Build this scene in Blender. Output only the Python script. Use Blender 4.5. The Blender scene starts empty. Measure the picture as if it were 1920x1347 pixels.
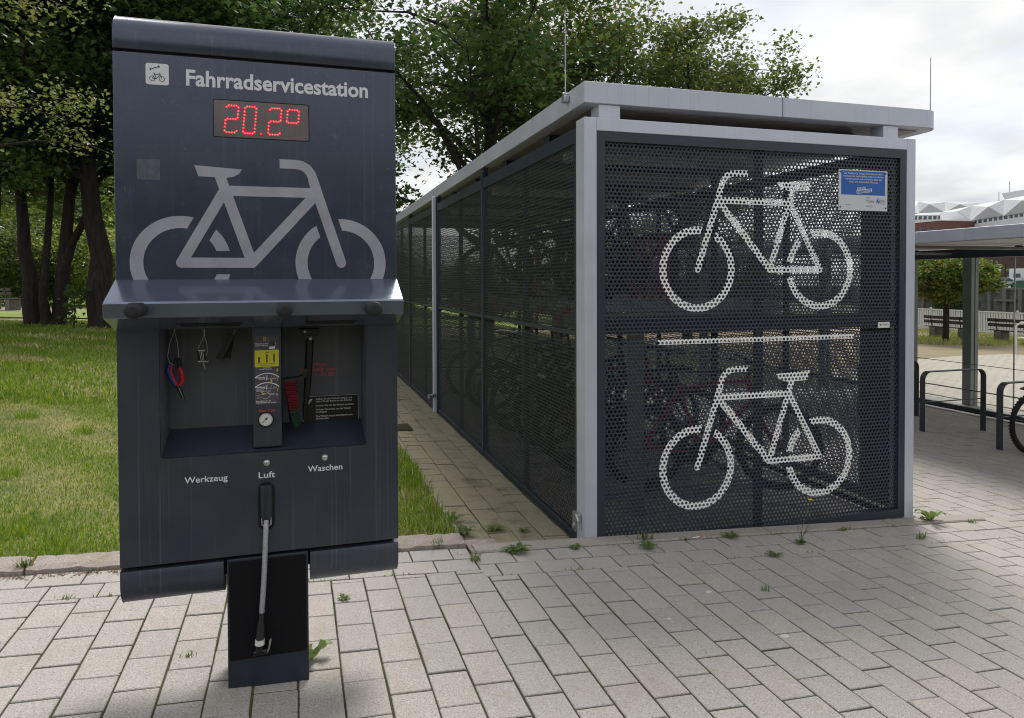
import bpy, bmesh, math, random
import numpy as np
from mathutils import Matrix, Vector
from mathutils.geometry import delaunay_2d_cdt

SC = bpy.context.scene
COL = SC.collection
PI = math.pi

# ------------------------------------------------------------------ camera
F, CYP, PITCH, ROLL, YAW = 1327.3, 551.8, .0199, -.0039, .2953      # in 1920 px units
CAMZ = 1.5
def cam_axes():
    cy, sy = math.cos(YAW), math.sin(YAW)
    f = np.array([sy*math.cos(PITCH), cy*math.cos(PITCH), -math.sin(PITCH)])
    r = np.array([cy, -sy, 0.]); u = np.cross(r, f)
    return math.cos(ROLL)*r+math.sin(ROLL)*u, -math.sin(ROLL)*r+math.cos(ROLL)*u, f
R_, U_, F_ = cam_axes()
cam_data = bpy.data.cameras.new('camera'); cam = bpy.data.objects.new('camera', cam_data); COL.objects.link(cam)
cam_data.sensor_width = 36; cam_data.lens = F/1920*36
cam_data.shift_x = 0; cam_data.shift_y = -(673.5-CYP)/1920
cam_data.clip_start = .05; cam_data.clip_end = 3000
M = Matrix(((R_[0], U_[0], -F_[0], 0), (R_[1], U_[1], -F_[1], 0), (R_[2], U_[2], -F_[2], CAMZ), (0, 0, 0, 1)))
cam.matrix_world = M
SC.camera = cam
def ray(px, py): return F_+R_*(px-960)/F-U_*(py-CYP)/F
O_ = np.array([0, 0, CAMZ])
def onY(px, py, Y): d = ray(px, py); return O_+d*(Y/d[1])
def onX(px, py, X): d = ray(px, py); return O_+d*(X/d[0])
def at(px, py, D): return O_+ray(px, py)*D

# ------------------------------------------------------------------ light
SUN_EL, SUN_AZ = math.radians(54), math.radians(28.7)     # azimuth from +Y towards +X
world = bpy.data.worlds.new('World'); SC.world = world; world.use_nodes = True
nt = world.node_tree; nt.nodes.clear()
def N(nt, t, **kw):
    n = nt.nodes.new(t)
    for k, v in kw.items(): setattr(n, k, v)
    return n
wo = N(nt, 'ShaderNodeOutputWorld'); bg = N(nt, 'ShaderNodeBackground'); bg.inputs[1].default_value = .135
sky = N(nt, 'ShaderNodeTexSky', sky_type='NISHITA', sun_disc=False)
sky.sun_elevation = SUN_EL; sky.sun_rotation = SUN_AZ; sky.air_density = 1.0; sky.dust_density = 1.5
tc = N(nt, 'ShaderNodeTexCoord')
sep = N(nt, 'ShaderNodeSeparateXYZ'); nt.links.new(tc.outputs['Generated'], sep.inputs[0])
# cloud layer: project the direction on a flat deck so that clouds shrink towards the horizon
mx = N(nt, 'ShaderNodeMath', operation='ADD'); mx.inputs[1].default_value = .22; nt.links.new(sep.outputs[2], mx.inputs[0])
mz = N(nt, 'ShaderNodeMath', operation='MAXIMUM'); mz.inputs[1].default_value = .05; nt.links.new(mx.outputs[0], mz.inputs[0])
dv = N(nt, 'ShaderNodeVectorMath', operation='DIVIDE'); cmb = N(nt, 'ShaderNodeCombineXYZ')
for i in range(3): nt.links.new(mz.outputs[0], cmb.inputs[i])
nt.links.new(tc.outputs['Generated'], dv.inputs[0]); nt.links.new(cmb.outputs[0], dv.inputs[1])
n1 = N(nt, 'ShaderNodeTexNoise'); n1.inputs['Scale'].default_value = 1.5; n1.inputs['Detail'].default_value = 7; n1.inputs['Roughness'].default_value = .55
nt.links.new(dv.outputs[0], n1.inputs['Vector'])
r1 = N(nt, 'ShaderNodeValToRGB'); r1.color_ramp.elements[0].position = .28; r1.color_ramp.elements[1].position = .5
r1.color_ramp.elements[0].color = (.55, .55, .55, 1); r1.color_ramp.elements[1].color = (1, 1, 1, 1)
nt.links.new(n1.outputs[0], r1.inputs[0])
n2 = N(nt, 'ShaderNodeTexNoise'); n2.inputs['Scale'].default_value = 2.6; n2.inputs['Detail'].default_value = 6
nt.links.new(dv.outputs[0], n2.inputs['Vector'])
r2 = N(nt, 'ShaderNodeValToRGB'); r2.color_ramp.elements[0].position = .3; r2.color_ramp.elements[1].position = .68
r2.color_ramp.elements[0].color = (4.1, 4.2, 4.45, 1); r2.color_ramp.elements[1].color = (6.3, 6.3, 6.2, 1)
nt.links.new(n2.outputs[0], r2.inputs[0])
mixw = N(nt, 'ShaderNodeMix', data_type='RGBA')
nt.links.new(r1.outputs[0], mixw.inputs['Factor']); nt.links.new(sky.outputs[0], mixw.inputs['A']); nt.links.new(r2.outputs[0], mixw.inputs['B'])
nt.links.new(mixw.outputs['Result'], bg.inputs[0]); nt.links.new(bg.outputs[0], wo.inputs[0])

sl = bpy.data.lights.new('sun', 'SUN'); sl.energy = 3.0; sl.angle = math.radians(24); sl.color = (1, .95, .88)
so = bpy.data.objects.new('sun', sl); COL.objects.link(so)
sdir = Vector((math.sin(SUN_AZ)*math.cos(SUN_EL), math.cos(SUN_AZ)*math.cos(SUN_EL), math.sin(SUN_EL)))
so.rotation_euler = sdir.to_track_quat('Z', 'Y').to_euler()
SC.view_settings.view_transform = 'Standard'; SC.view_settings.look = 'None'
SC.view_settings.gamma = 1; SC.view_settings.exposure = .30; SC.cycles.filter_width = 1.05; SC.view_settings.use_curve_mapping = False

# ------------------------------------------------------------------ materials
def mat(name, col, rough=.5, metal=0, var=0., vscale=6, bump=0., bscale=80, coat=0., col2=None, stretch=None, rnd=0., spec=.5, island=False, detail=4):
    m = bpy.data.materials.new(name); m.use_nodes = True
    t = m.node_tree; b = t.nodes['Principled BSDF']
    b.inputs['Roughness'].default_value = rough; b.inputs['Metallic'].default_value = metal
    b.inputs['Coat Weight'].default_value = coat; b.inputs['Coat Roughness'].default_value = .12
    b.inputs['Specular IOR Level'].default_value = spec
    c = (*col, 1)
    b.inputs['Base Color'].default_value = c
    src = None
    if var or bump or col2:
        co = N(t, 'ShaderNodeTexCoord'); vec = co.outputs['Object']
        if stretch:
            mp = N(t, 'ShaderNodeMapping'); mp.inputs['Scale'].default_value = stretch; t.links.new(vec, mp.inputs[0]); vec = mp.outputs[0]
    if var or col2:
        n = N(t, 'ShaderNodeTexNoise'); n.inputs['Scale'].default_value = vscale; n.inputs['Detail'].default_value = detail; n.inputs['Roughness'].default_value = .6
        t.links.new(vec, n.inputs['Vector'])
        rp = N(t, 'ShaderNodeValToRGB'); rp.color_ramp.elements[0].position = .32; rp.color_ramp.elements[1].position = .68
        if col2: a, bb = col, col2
        else: a, bb = [x*(1-var) for x in col], [min(1, x*(1+var)) for x in col]
        rp.color_ramp.elements[0].color = (*a, 1); rp.color_ramp.elements[1].color = (*bb, 1)
        t.links.new(n.outputs[0], rp.inputs[0]); src = rp.outputs[0]
    if rnd:
        if island: g = N(t, 'ShaderNodeNewGeometry'); rv = g.outputs['Random Per Island']
        else: g = N(t, 'ShaderNodeObjectInfo'); rv = g.outputs['Random']
        mr = N(t, 'ShaderNodeMapRange'); mr.inputs['To Min'].default_value = 1-rnd; mr.inputs['To Max'].default_value = 1+rnd
        t.links.new(rv, mr.inputs['Value'])
        hs = N(t, 'ShaderNodeHueSaturation')
        if src: t.links.new(src, hs.inputs['Color'])
        else: hs.inputs['Color'].default_value = c
        t.links.new(mr.outputs[0], hs.inputs['Value']); src = hs.outputs[0]
    if src: t.links.new(src, b.inputs['Base Color'])
    if bump:
        n = N(t, 'ShaderNodeTexNoise'); n.inputs['Scale'].default_value = bscale; n.inputs['Detail'].default_value = 3
        t.links.new(co.outputs['Object'], n.inputs['Vector'])
        bp = N(t, 'ShaderNodeBump'); bp.inputs['Strength'].default_value = min(1, bump); bp.inputs['Distance'].default_value = .01
        t.links.new(n.outputs[0], bp.inputs['Height']); t.links.new(bp.outputs[0], b.inputs['Normal'])
    return m

def leafmat(name, cols, trans=.45, rough=.45):
    m = bpy.data.materials.new(name); m.use_nodes = True; t = m.node_tree; t.nodes.clear()
    out = N(t, 'ShaderNodeOutputMaterial'); g = N(t, 'ShaderNodeNewGeometry')
    rp = N(t, 'ShaderNodeValToRGB'); rp.color_ramp.interpolation = 'LINEAR'
    while len(rp.color_ramp.elements) < len(cols): rp.color_ramp.elements.new(.5)
    for i, c in enumerate(cols):
        rp.color_ramp.elements[i].position = i/(len(cols)-1); rp.color_ramp.elements[i].color = (*c, 1)
    t.links.new(g.outputs['Random Per Island'], rp.inputs[0])
    d = N(t, 'ShaderNodeBsdfPrincipled'); d.inputs['Roughness'].default_value = rough; d.inputs['Specular IOR Level'].default_value = .35
    tr = N(t, 'ShaderNodeBsdfTranslucent'); hs = N(t, 'ShaderNodeHueSaturation')
    hs.inputs['Hue'].default_value = .482; hs.inputs['Value'].default_value = 1.75; hs.inputs['Saturation'].default_value = 1.1
    t.links.new(rp.outputs[0], d.inputs['Base Color']); t.links.new(rp.outputs[0], hs.inputs['Color']); t.links.new(hs.outputs[0], tr.inputs[0])
    mx = N(t, 'ShaderNodeMixShader'); mx.inputs[0].default_value = trans
    t.links.new(d.outputs[0], mx.inputs[1]); t.links.new(tr.outputs[0], mx.inputs[2]); t.links.new(mx.outputs[0], out.inputs[0])
    return m

def emit(name, col, s):
    m = bpy.data.materials.new(name); m.use_nodes = True; b = m.node_tree.nodes['Principled BSDF']
    b.inputs['Base Color'].default_value = (*col, 1); b.inputs['Emission Color'].default_value = (*col, 1); b.inputs['Emission Strength'].default_value = s
    return m

def painted_metal(name, col, streak, rough=.33, metal=.45, dirt=(.30, .29, .29), bump=.04):
    # powder coat with faint vertical run marks, scuffs and dust
    m = bpy.data.materials.new(name); m.use_nodes = True; t = m.node_tree; b = t.nodes['Principled BSDF']
    b.inputs['Metallic'].default_value = metal
    co = N(t, 'ShaderNodeTexCoord')
    def noise(sc, det, scale=(1, 1, 1), rgh=.5):
        mp = N(t, 'ShaderNodeMapping'); mp.inputs['Scale'].default_value = scale; t.links.new(co.outputs['Object'], mp.inputs[0])
        n = N(t, 'ShaderNodeTexNoise'); n.inputs['Scale'].default_value = sc; n.inputs['Detail'].default_value = det; n.inputs['Roughness'].default_value = rgh
        t.links.new(mp.outputs[0], n.inputs['Vector']); return n.outputs[0]
    def ramp(v, p0, p1, a=0., bb=1.):
        r = N(t, 'ShaderNodeMapRange'); r.inputs['From Min'].default_value = p0; r.inputs['From Max'].default_value = p1
        r.inputs['To Min'].default_value = a; r.inputs['To Max'].default_value = bb; t.links.new(v, r.inputs['Value']); return r.outputs[0]
    runs = ramp(noise(1, 3, (95, 95, .8)), .60, .70, 0, streak)
    dust = ramp(noise(4, 6), .35, .75, 0, streak*.5)
    ad = N(t, 'ShaderNodeMath', operation='ADD', use_clamp=True); t.links.new(runs, ad.inputs[0]); t.links.new(dust, ad.inputs[1])
    sp = ramp(noise(230, 2), .70, .76, 0, streak*.55)
    ad2 = N(t, 'ShaderNodeMath', operation='ADD', use_clamp=True); t.links.new(ad.outputs[0], ad2.inputs[0]); t.links.new(sp, ad2.inputs[1])
    mx = N(t, 'ShaderNodeMix', data_type='RGBA'); mx.inputs['A'].default_value = (*col, 1); mx.inputs['B'].default_value = (*dirt, 1)
    t.links.new(ad2.outputs[0], mx.inputs['Factor']); t.links.new(mx.outputs['Result'], b.inputs['Base Color'])
    rr = ramp(noise(9, 5), .3, .7, rough*.8, rough*1.35); t.links.new(rr, b.inputs['Roughness'])
    bp = N(t, 'ShaderNodeBump'); bp.inputs['Strength'].default_value = bump; bp.inputs['Distance'].default_value = .004
    t.links.new(noise(60, 3), bp.inputs['Height']); t.links.new(bp.outputs[0], b.inputs['Normal'])
    return m

def scratched(name, col, streak=.06, rough=.16, vis=1.):
    # shelf top: same coat, smoother, with bright scratches
    m = painted_metal(name, col, streak, rough); t = m.node_tree; b = t.nodes['Principled BSDF']
    co = N(t, 'ShaderNodeTexCoord'); prev = b.inputs['Base Color'].links[0].from_socket
    tot = None
    for ang, sc, seed in ((.5, 34, 0), (-.9, 29, 5), (1.9, 41, 9)):
        mp = N(t, 'ShaderNodeMapping'); mp.inputs['Rotation'].default_value = (0, 0, ang); mp.inputs['Scale'].default_value = (1, 14, 1); mp.inputs['Location'].default_value = (seed, seed, 0)
        t.links.new(co.outputs['Object'], mp.inputs[0])
        v = N(t, 'ShaderNodeTexNoise'); v.inputs['Scale'].default_value = sc; v.inputs['Detail'].default_value = 1; v.inputs['Distortion'].default_value = .7
        t.links.new(mp.outputs[0], v.inputs['Vector'])
        a = N(t, 'ShaderNodeMath', operation='SUBTRACT'); a.inputs[1].default_value = .5; t.links.new(v.outputs[0], a.inputs[0])
        ab = N(t, 'ShaderNodeMath', operation='ABSOLUTE'); t.links.new(a.outputs[0], ab.inputs[0])
        lt = N(t, 'ShaderNodeMapRange'); lt.inputs['From Min'].default_value = .006; lt.inputs['From Max'].default_value = .001; t.links.new(ab.outputs[0], lt.inputs['Value'])
        k = N(t, 'ShaderNodeTexNoise'); k.inputs['Scale'].default_value = 9+seed; t.links.new(co.outputs['Object'], k.inputs['Vector'])
        kr = N(t, 'ShaderNodeMapRange'); kr.inputs['From Min'].default_value = .54; kr.inputs['From Max'].default_value = .62; t.links.new(k.outputs[0], kr.inputs['Value'])
        mu = N(t, 'ShaderNodeMath', operation='MULTIPLY'); t.links.new(lt.outputs[0], mu.inputs[0]); t.links.new(kr.outputs[0], mu.inputs[1])
        if tot is None: tot = mu.outputs[0]
        else:
            s = N(t, 'ShaderNodeMath', operation='MAXIMUM'); t.links.new(tot, s.inputs[0]); t.links.new(mu.outputs[0], s.inputs[1]); tot = s.outputs[0]
    mx = N(t, 'ShaderNodeMix', data_type='RGBA'); mx.inputs['B'].default_value = (.22, .24, .29, 1)
    vm = N(t, 'ShaderNodeMath', operation='MULTIPLY'); vm.inputs[1].default_value = vis; t.links.new(tot, vm.inputs[0]); tot = vm.outputs[0]
    t.links.new(tot, mx.inputs['Factor']); t.links.new(prev, mx.inputs['A']); t.links.new(mx.outputs['Result'], b.inputs['Base Color'])
    return m

def paver_mat(name, col, island, stain=(.30, .26, .19), dirt=.5):
    m = bpy.data.materials.new(name); m.use_nodes = True; t = m.node_tree; b = t.nodes['Principled BSDF']
    b.inputs['Roughness'].default_value = .85; b.inputs['Specular IOR Level'].default_value = .3
    geo = N(t, 'ShaderNodeNewGeometry'); pos = geo.outputs['Position']
    if island: rv = geo.outputs['Random Per Island']
    else: rv = N(t, 'ShaderNodeObjectInfo').outputs['Random']
    def noise(sc, det=2, rgh=.5):
        n = N(t, 'ShaderNodeTexNoise'); n.inputs['Scale'].default_value = sc; n.inputs['Detail'].default_value = det; n.inputs['Roughness'].default_value = rgh
        t.links.new(pos, n.inputs['Vector']); return n.outputs[0]
    def mr(v, a, bb, c=0., d=1.):
        r = N(t, 'ShaderNodeMapRange'); r.inputs['From Min'].default_value = a; r.inputs['From Max'].default_value = bb
        r.inputs['To Min'].default_value = c; r.inputs['To Max'].default_value = d; t.links.new(v, r.inputs['Value']); return r.outputs[0]
    def mixc(f, A, B, bt='MIX'):
        x = N(t, 'ShaderNodeMix', data_type='RGBA', blend_type=bt)
        t.links.new(f, x.inputs['Factor'])
        for s, v in (('A', A), ('B', B)):
            if isinstance(v, tuple): x.inputs[s].default_value = (*v, 1)
            else: t.links.new(v, x.inputs[s])
        return x.outputs['Result']
    warm = tuple(c*k for c, k in zip(col, (1.03, 1.0, .965)))
    cool = tuple(c*k for c, k in zip(col, (.93, .93, .93)))
    c = mixc(rv, cool, warm)
    c = mixc(mr(noise(170, 2), .54, .62, 0, .50), c, (.11, .105, .10))            # dark aggregate
    c = mixc(mr(noise(150, 2), .58, .66, 0, .5), c, (.62, .60, .56))             # pale aggregate
    c = mixc(mr(noise(5, 6, .65), .52, .74, 0, dirt), c, stain)
    c = mixc(mr(noise(1.3, 5, .6), .45, .75, 0, dirt*.5), c, tuple(x*.75 for x in col))
    t.links.new(c, b.inputs['Base Color'])
    bp = N(t, 'ShaderNodeBump'); bp.inputs['Strength'].default_value = .5; bp.inputs['Distance'].default_value = .002
    t.links.new(noise(300, 2), bp.inputs['Height']); t.links.new(bp.outputs[0], b.inputs['Normal'])
    return m

MT = {}
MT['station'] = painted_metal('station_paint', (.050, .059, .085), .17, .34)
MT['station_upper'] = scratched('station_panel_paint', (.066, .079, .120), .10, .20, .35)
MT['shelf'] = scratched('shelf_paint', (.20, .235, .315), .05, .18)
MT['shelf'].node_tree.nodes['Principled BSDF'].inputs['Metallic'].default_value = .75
MT['recess'] = painted_metal('recess_bounce_lit_paint', (.105, .110, .135), .25, .4, .15, (.36, .35, .35))  # station paint made lighter: bounced light in the bays is put into the colour
MT['foot'] = mat('foot_paint', (.018, .024, .036), .4, var=.25, vscale=5)
MT['groove'] = mat('groove', (.006, .006, .007), .8)
MT['mat'] = mat('foot_mat_rubber', (.009, .009, .011), .95, var=.4, vscale=180, bump=.5, bscale=700, spec=.2)
MT['rubber'] = mat('black_rubber', (.014, .014, .017), .55, var=.3, vscale=20)
MT['symbol'] = mat('symbol_grey', (.36, .36, .42), .38, var=.12, vscale=9)
MT['white_print'] = mat('white_print', (.74, .74, .80), .45)
MT['white_paint'] = mat('white_vinyl', (.90, .93, .98), .4, var=.06, vscale=4)
MT['silver'] = painted_metal('silver_paint', (.58, .605, .71), .16, .36, .25, (.26, .25, .22), .02)
MT['silver_fascia'] = painted_metal('fascia_paint', (.53, .555, .65), .20, .38, .25, (.24, .235, .21), .02)
MT['soffit'] = mat('soffit_metal', (.32, .30, .285), .5, metal=.2, var=.25, vscale=3)
MT['dark'] = mat('anthracite_paint', (.027, .035, .053), .38, var=.12, vscale=4)
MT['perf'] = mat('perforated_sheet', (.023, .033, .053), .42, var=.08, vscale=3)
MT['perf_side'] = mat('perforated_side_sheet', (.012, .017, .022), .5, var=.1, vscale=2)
MT['steel'] = mat('steel', (.55, .55, .56), .28, metal=1, var=.12, vscale=30)
MT['galv'] = mat('galvanised', (.42, .43, .45), .42, metal=.8, var=.2, vscale=12)
MT['red'] = mat('red_paint', (.26, .006, .018), .35)
MT['black'] = mat('black_paint', (.007, .007, .009), .3)
MT['tyre'] = mat('tyre', (.014, .014, .015), .75, bump=.4, bscale=90)
MT['blue'] = mat('sign_blue', (.004, .105, .44), .35)
MT['sign_white'] = mat('sign_white', (.62, .64, .70), .35)
MT['ink'] = mat('ink_dark', (.03, .03, .05), .5)
MT['orange'] = mat('orange_print', (.75, .10, .035), .5)
MT['yellow'] = mat('yellow_print', (.60, .55, .03), .5)
MT['sticker'] = mat('sticker_grey', (.075, .07, .085), .4)
MT['black_sign'] = mat('black_sign', (.012, .012, .014), .3)
MT['dial'] = mat('dial_white', (.68, .68, .66), .35)
MT['copper'] = mat('brass_ring', (.55, .42, .30), .25, metal=1)
MT['plier_red'] = mat('plier_red', (.55, .012, .03), .35)
MT['plier_blue'] = mat('plier_blue', (.02, .03, .16), .35)
MT['bristle_red'] = mat('bristle_red', (.18, .008, .02), .7)
MT['bristle_green'] = mat('bristle_green', (.012, .06, .035), .7)
MT['braid'] = mat('braided_hose', (.42, .42, .46), .35, metal=.7, var=.5, vscale=450, bump=.4, bscale=600)
MT['led'] = emit('led_lit', (1, .012, .03), 1.9)
MT['led_core'] = emit('led_core', (1, .35, .30), 3)
MT['led_off'] = mat('led_unlit', (.42, .36, .37), .4)
MT['display'] = mat('display_face', (.15, .118, .125), .22, var=.2, vscale=7)
MT['patch'] = mat('sticker_residue', (.085, .096, .125), .5, var=.22, vscale=60)
MT['paver'] = paver_mat('paver_concrete', (.385, .367, .350), False)
MT['paver_i'] = paver_mat('paver_concrete_far', (.385, .367, .350), True)
MT['paver_old'] = paver_mat('paver_mossy', (.28, .25, .165), False, stain=(.085, .085, .045), dirt=.8)
MT['slab'] = paver_mat('slab_concrete', (.30, .28, .26), True)
MT['kerb_c'] = paver_mat('kerb_concrete', (.33, .31, .285), False, dirt=.7)
MT['kerb_g'] = paver_mat('kerb_granite', (.34, .29, .265), False, stain=(.2, .19, .11), dirt=.8)
MT['joint'] = mat('joint_sand', (.040, .034, .027), .95, col2=(.055, .062, .016), vscale=7, bump=.6, bscale=120)
MT['soil'] = mat('soil', (.07, .055, .035), .95, col2=(.10, .10, .04), vscale=3, bump=.5, bscale=30)
MT['asphalt_path'] = mat('gravel_path', (.33, .26, .22), .95, var=.25, vscale=4, bump=.3, bscale=60)
MT['dirt'] = mat('dry_dirt', (.30, .225, .155), .95, col2=(.20, .17, .085), vscale=.9, bump=.4, bscale=40, detail=6)
MT['bark'] = mat('bark', (.026, .021, .017), .95, var=.55, vscale=14, stretch=(1, 1, .18), bump=1, bscale=22)
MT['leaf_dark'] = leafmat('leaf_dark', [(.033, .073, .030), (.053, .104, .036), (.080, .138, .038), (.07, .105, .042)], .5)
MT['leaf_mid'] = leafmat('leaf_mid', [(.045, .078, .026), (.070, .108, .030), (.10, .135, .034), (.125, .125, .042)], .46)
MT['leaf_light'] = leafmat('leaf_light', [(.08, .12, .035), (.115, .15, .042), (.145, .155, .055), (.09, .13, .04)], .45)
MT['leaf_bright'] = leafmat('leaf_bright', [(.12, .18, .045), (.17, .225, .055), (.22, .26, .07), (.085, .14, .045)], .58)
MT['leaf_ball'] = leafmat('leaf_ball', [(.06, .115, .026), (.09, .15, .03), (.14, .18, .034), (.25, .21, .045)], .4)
MT['weed'] = leafmat('weed_leaf', [(.08, .13, .04), (.12, .18, .05), (.16, .20, .06)], .35)
MT['straw'] = mat('straw_leaf', (.22, .14, .06), .8, rnd=.5, island=True)
MT['yellow_petal'] = mat('yellow_petal', (.75, .42, .01), .6)
MT['water'] = mat('water', (.10, .12, .12), .10, bump=.22, bscale=1.4)
MT['stone_wall'] = mat('quay_stone', (.07, .07, .068), .9, col2=(.16, .155, .145), vscale=1.2, bump=.5, bscale=6)
MT['white_wall'] = mat('white_cladding', (.66, .67, .69), .5, var=.06, vscale=.6)
MT['grey_roof'] = mat('grey_folded_roof', (.36, .375, .40), .5, var=.08, vscale=.3)
MT['brick_red'] = mat('red_facade', (.16, .065, .055), .8, var=.15, vscale=2)
MT['brown_wall'] = mat('brown_cladding', (.085, .05, .045), .7, var=.12, vscale=.6, stretch=(4, 4, .1))
MT['glass_dark'] = mat('window_glass', (.06, .08, .09), .1)
MT['car_silver'] = mat('car_silver', (.40, .41, .43), .25, metal=.5)
MT['car_green'] = mat('car_green', (.02, .12, .07), .3)
MT['van_white'] = mat('van_white', (.72, .72, .72), .35)
MT['wood'] = mat('bench_wood', (.06, .045, .038), .7, var=.3, vscale=12)
MT['concrete'] = mat('concrete', (.16, .15, .14), .9, var=.25, vscale=6, bump=.3, bscale=40)
MT['fence_white'] = mat('fence_white', (.72, .72, .70), .5)
MT['rack'] = mat('rack_paint', (.050, .055, .068), .38)
MT['canopy_post'] = mat('canopy_post', (.20, .215, .215), .45, metal=.3, var=.08, vscale=2)
MT['lightpanel'] = mat('lamp_cover', (.75, .75, .73), .4)
MT['paper'] = mat('cigarette_paper', (.75, .72, .66), .8)
MT['gum'] = mat('chewing_gum', (.55, .55, .53), .7)
def glass_mat():
    m = bpy.data.materials.new('clear_glass'); m.use_nodes = True; t = m.node_tree; t.nodes.clear()
    out = N(t, 'ShaderNodeOutputMaterial'); tr = N(t, 'ShaderNodeBsdfTransparent'); gl = N(t, 'ShaderNodeBsdfGlossy'); gl.inputs['Roughness'].default_value = .02
    tr.inputs[0].default_value = (.93, .95, .94, 1)
    fr = N(t, 'ShaderNodeFresnel'); fr.inputs[0].default_value = 1.45; mx = N(t, 'ShaderNodeMixShader')
    gm_ = N(t, 'ShaderNodeNewGeometry'); inv = N(t, 'ShaderNodeMath', operation='SUBTRACT'); inv.inputs[0].default_value = 1; t.links.new(gm_.outputs['Backfacing'], inv.inputs[1])
    mu = N(t, 'ShaderNodeMath', operation='MULTIPLY'); t.links.new(fr.outputs[0], mu.inputs[0]); t.links.new(inv.outputs[0], mu.inputs[1])   # the inner faces of the pane do not mirror
    t.links.new(mu.outputs[0], mx.inputs[0]); t.links.new(tr.outputs[0], mx.inputs[1]); t.links.new(gl.outputs[0], mx.inputs[2]); t.links.new(mx.outputs[0], out.inputs[0])
    return m
MT['glass'] = glass_mat()

# ------------------------------------------------------------------ object helpers
def set_props(o, label=None, cat=None, group=None, kind=None):
    if label: o['label'] = label
    if cat: o['category'] = cat
    if group: o['group'] = group
    if kind: o['kind'] = kind
    return o
def thing(name, label, cat, loc=(0, 0, 0), rotz=0, group=None):
    o = bpy.data.objects.new(name, None); COL.objects.link(o)
    o.location = loc; o.rotation_euler = (0, 0, rotz); o.empty_display_size = .1
    return set_props(o, label, cat, group)
def link(name, me, parent=None, **kw):
    o = bpy.data.objects.new(name, me); COL.objects.link(o)
    if parent: o.parent = parent
    return set_props(o, **kw)
def kids(o): return [c for c in COL.objects if c.parent == o]
def copy_tree(o, parent=None):
    c = o.copy(); COL.objects.link(c)
    if parent: c.parent = parent
    for ch in KID.get(o.name, kids(o)): copy_tree(ch, c)
    return c
KID = {}
def np_mesh(name, verts, quads=None, tris=None, m=None, smooth=False):
    me = bpy.data.meshes.new(name)
    verts = np.asarray(verts, np.float32); nv = len(verts)
    loops = []; starts = []; tot = []; off = 0
    for fa, k in ((quads, 4), (tris, 3)):
        if fa is not None and len(fa):
            fa = np.asarray(fa, np.int32); loops.append(fa.ravel()); n = len(fa)
            starts.append(off+np.arange(n)*k); tot.append(np.full(n, k)); off += n*k
    L = np.concatenate(loops); S = np.concatenate(starts); T = np.concatenate(tot)
    me.vertices.add(nv); me.vertices.foreach_set('co', verts.ravel())
    me.loops.add(len(L)); me.loops.foreach_set('vertex_index', L.astype(np.int32))
    me.polygons.add(len(S)); me.polygons.foreach_set('loop_start', S.astype(np.int32)); me.polygons.foreach_set('loop_total', T.astype(np.int32))
    if smooth: me.polygons.foreach_set('use_smooth', np.ones(len(S), bool))
    me.update(calc_edges=True)
    if m: me.materials.append(m)
    return me

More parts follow.
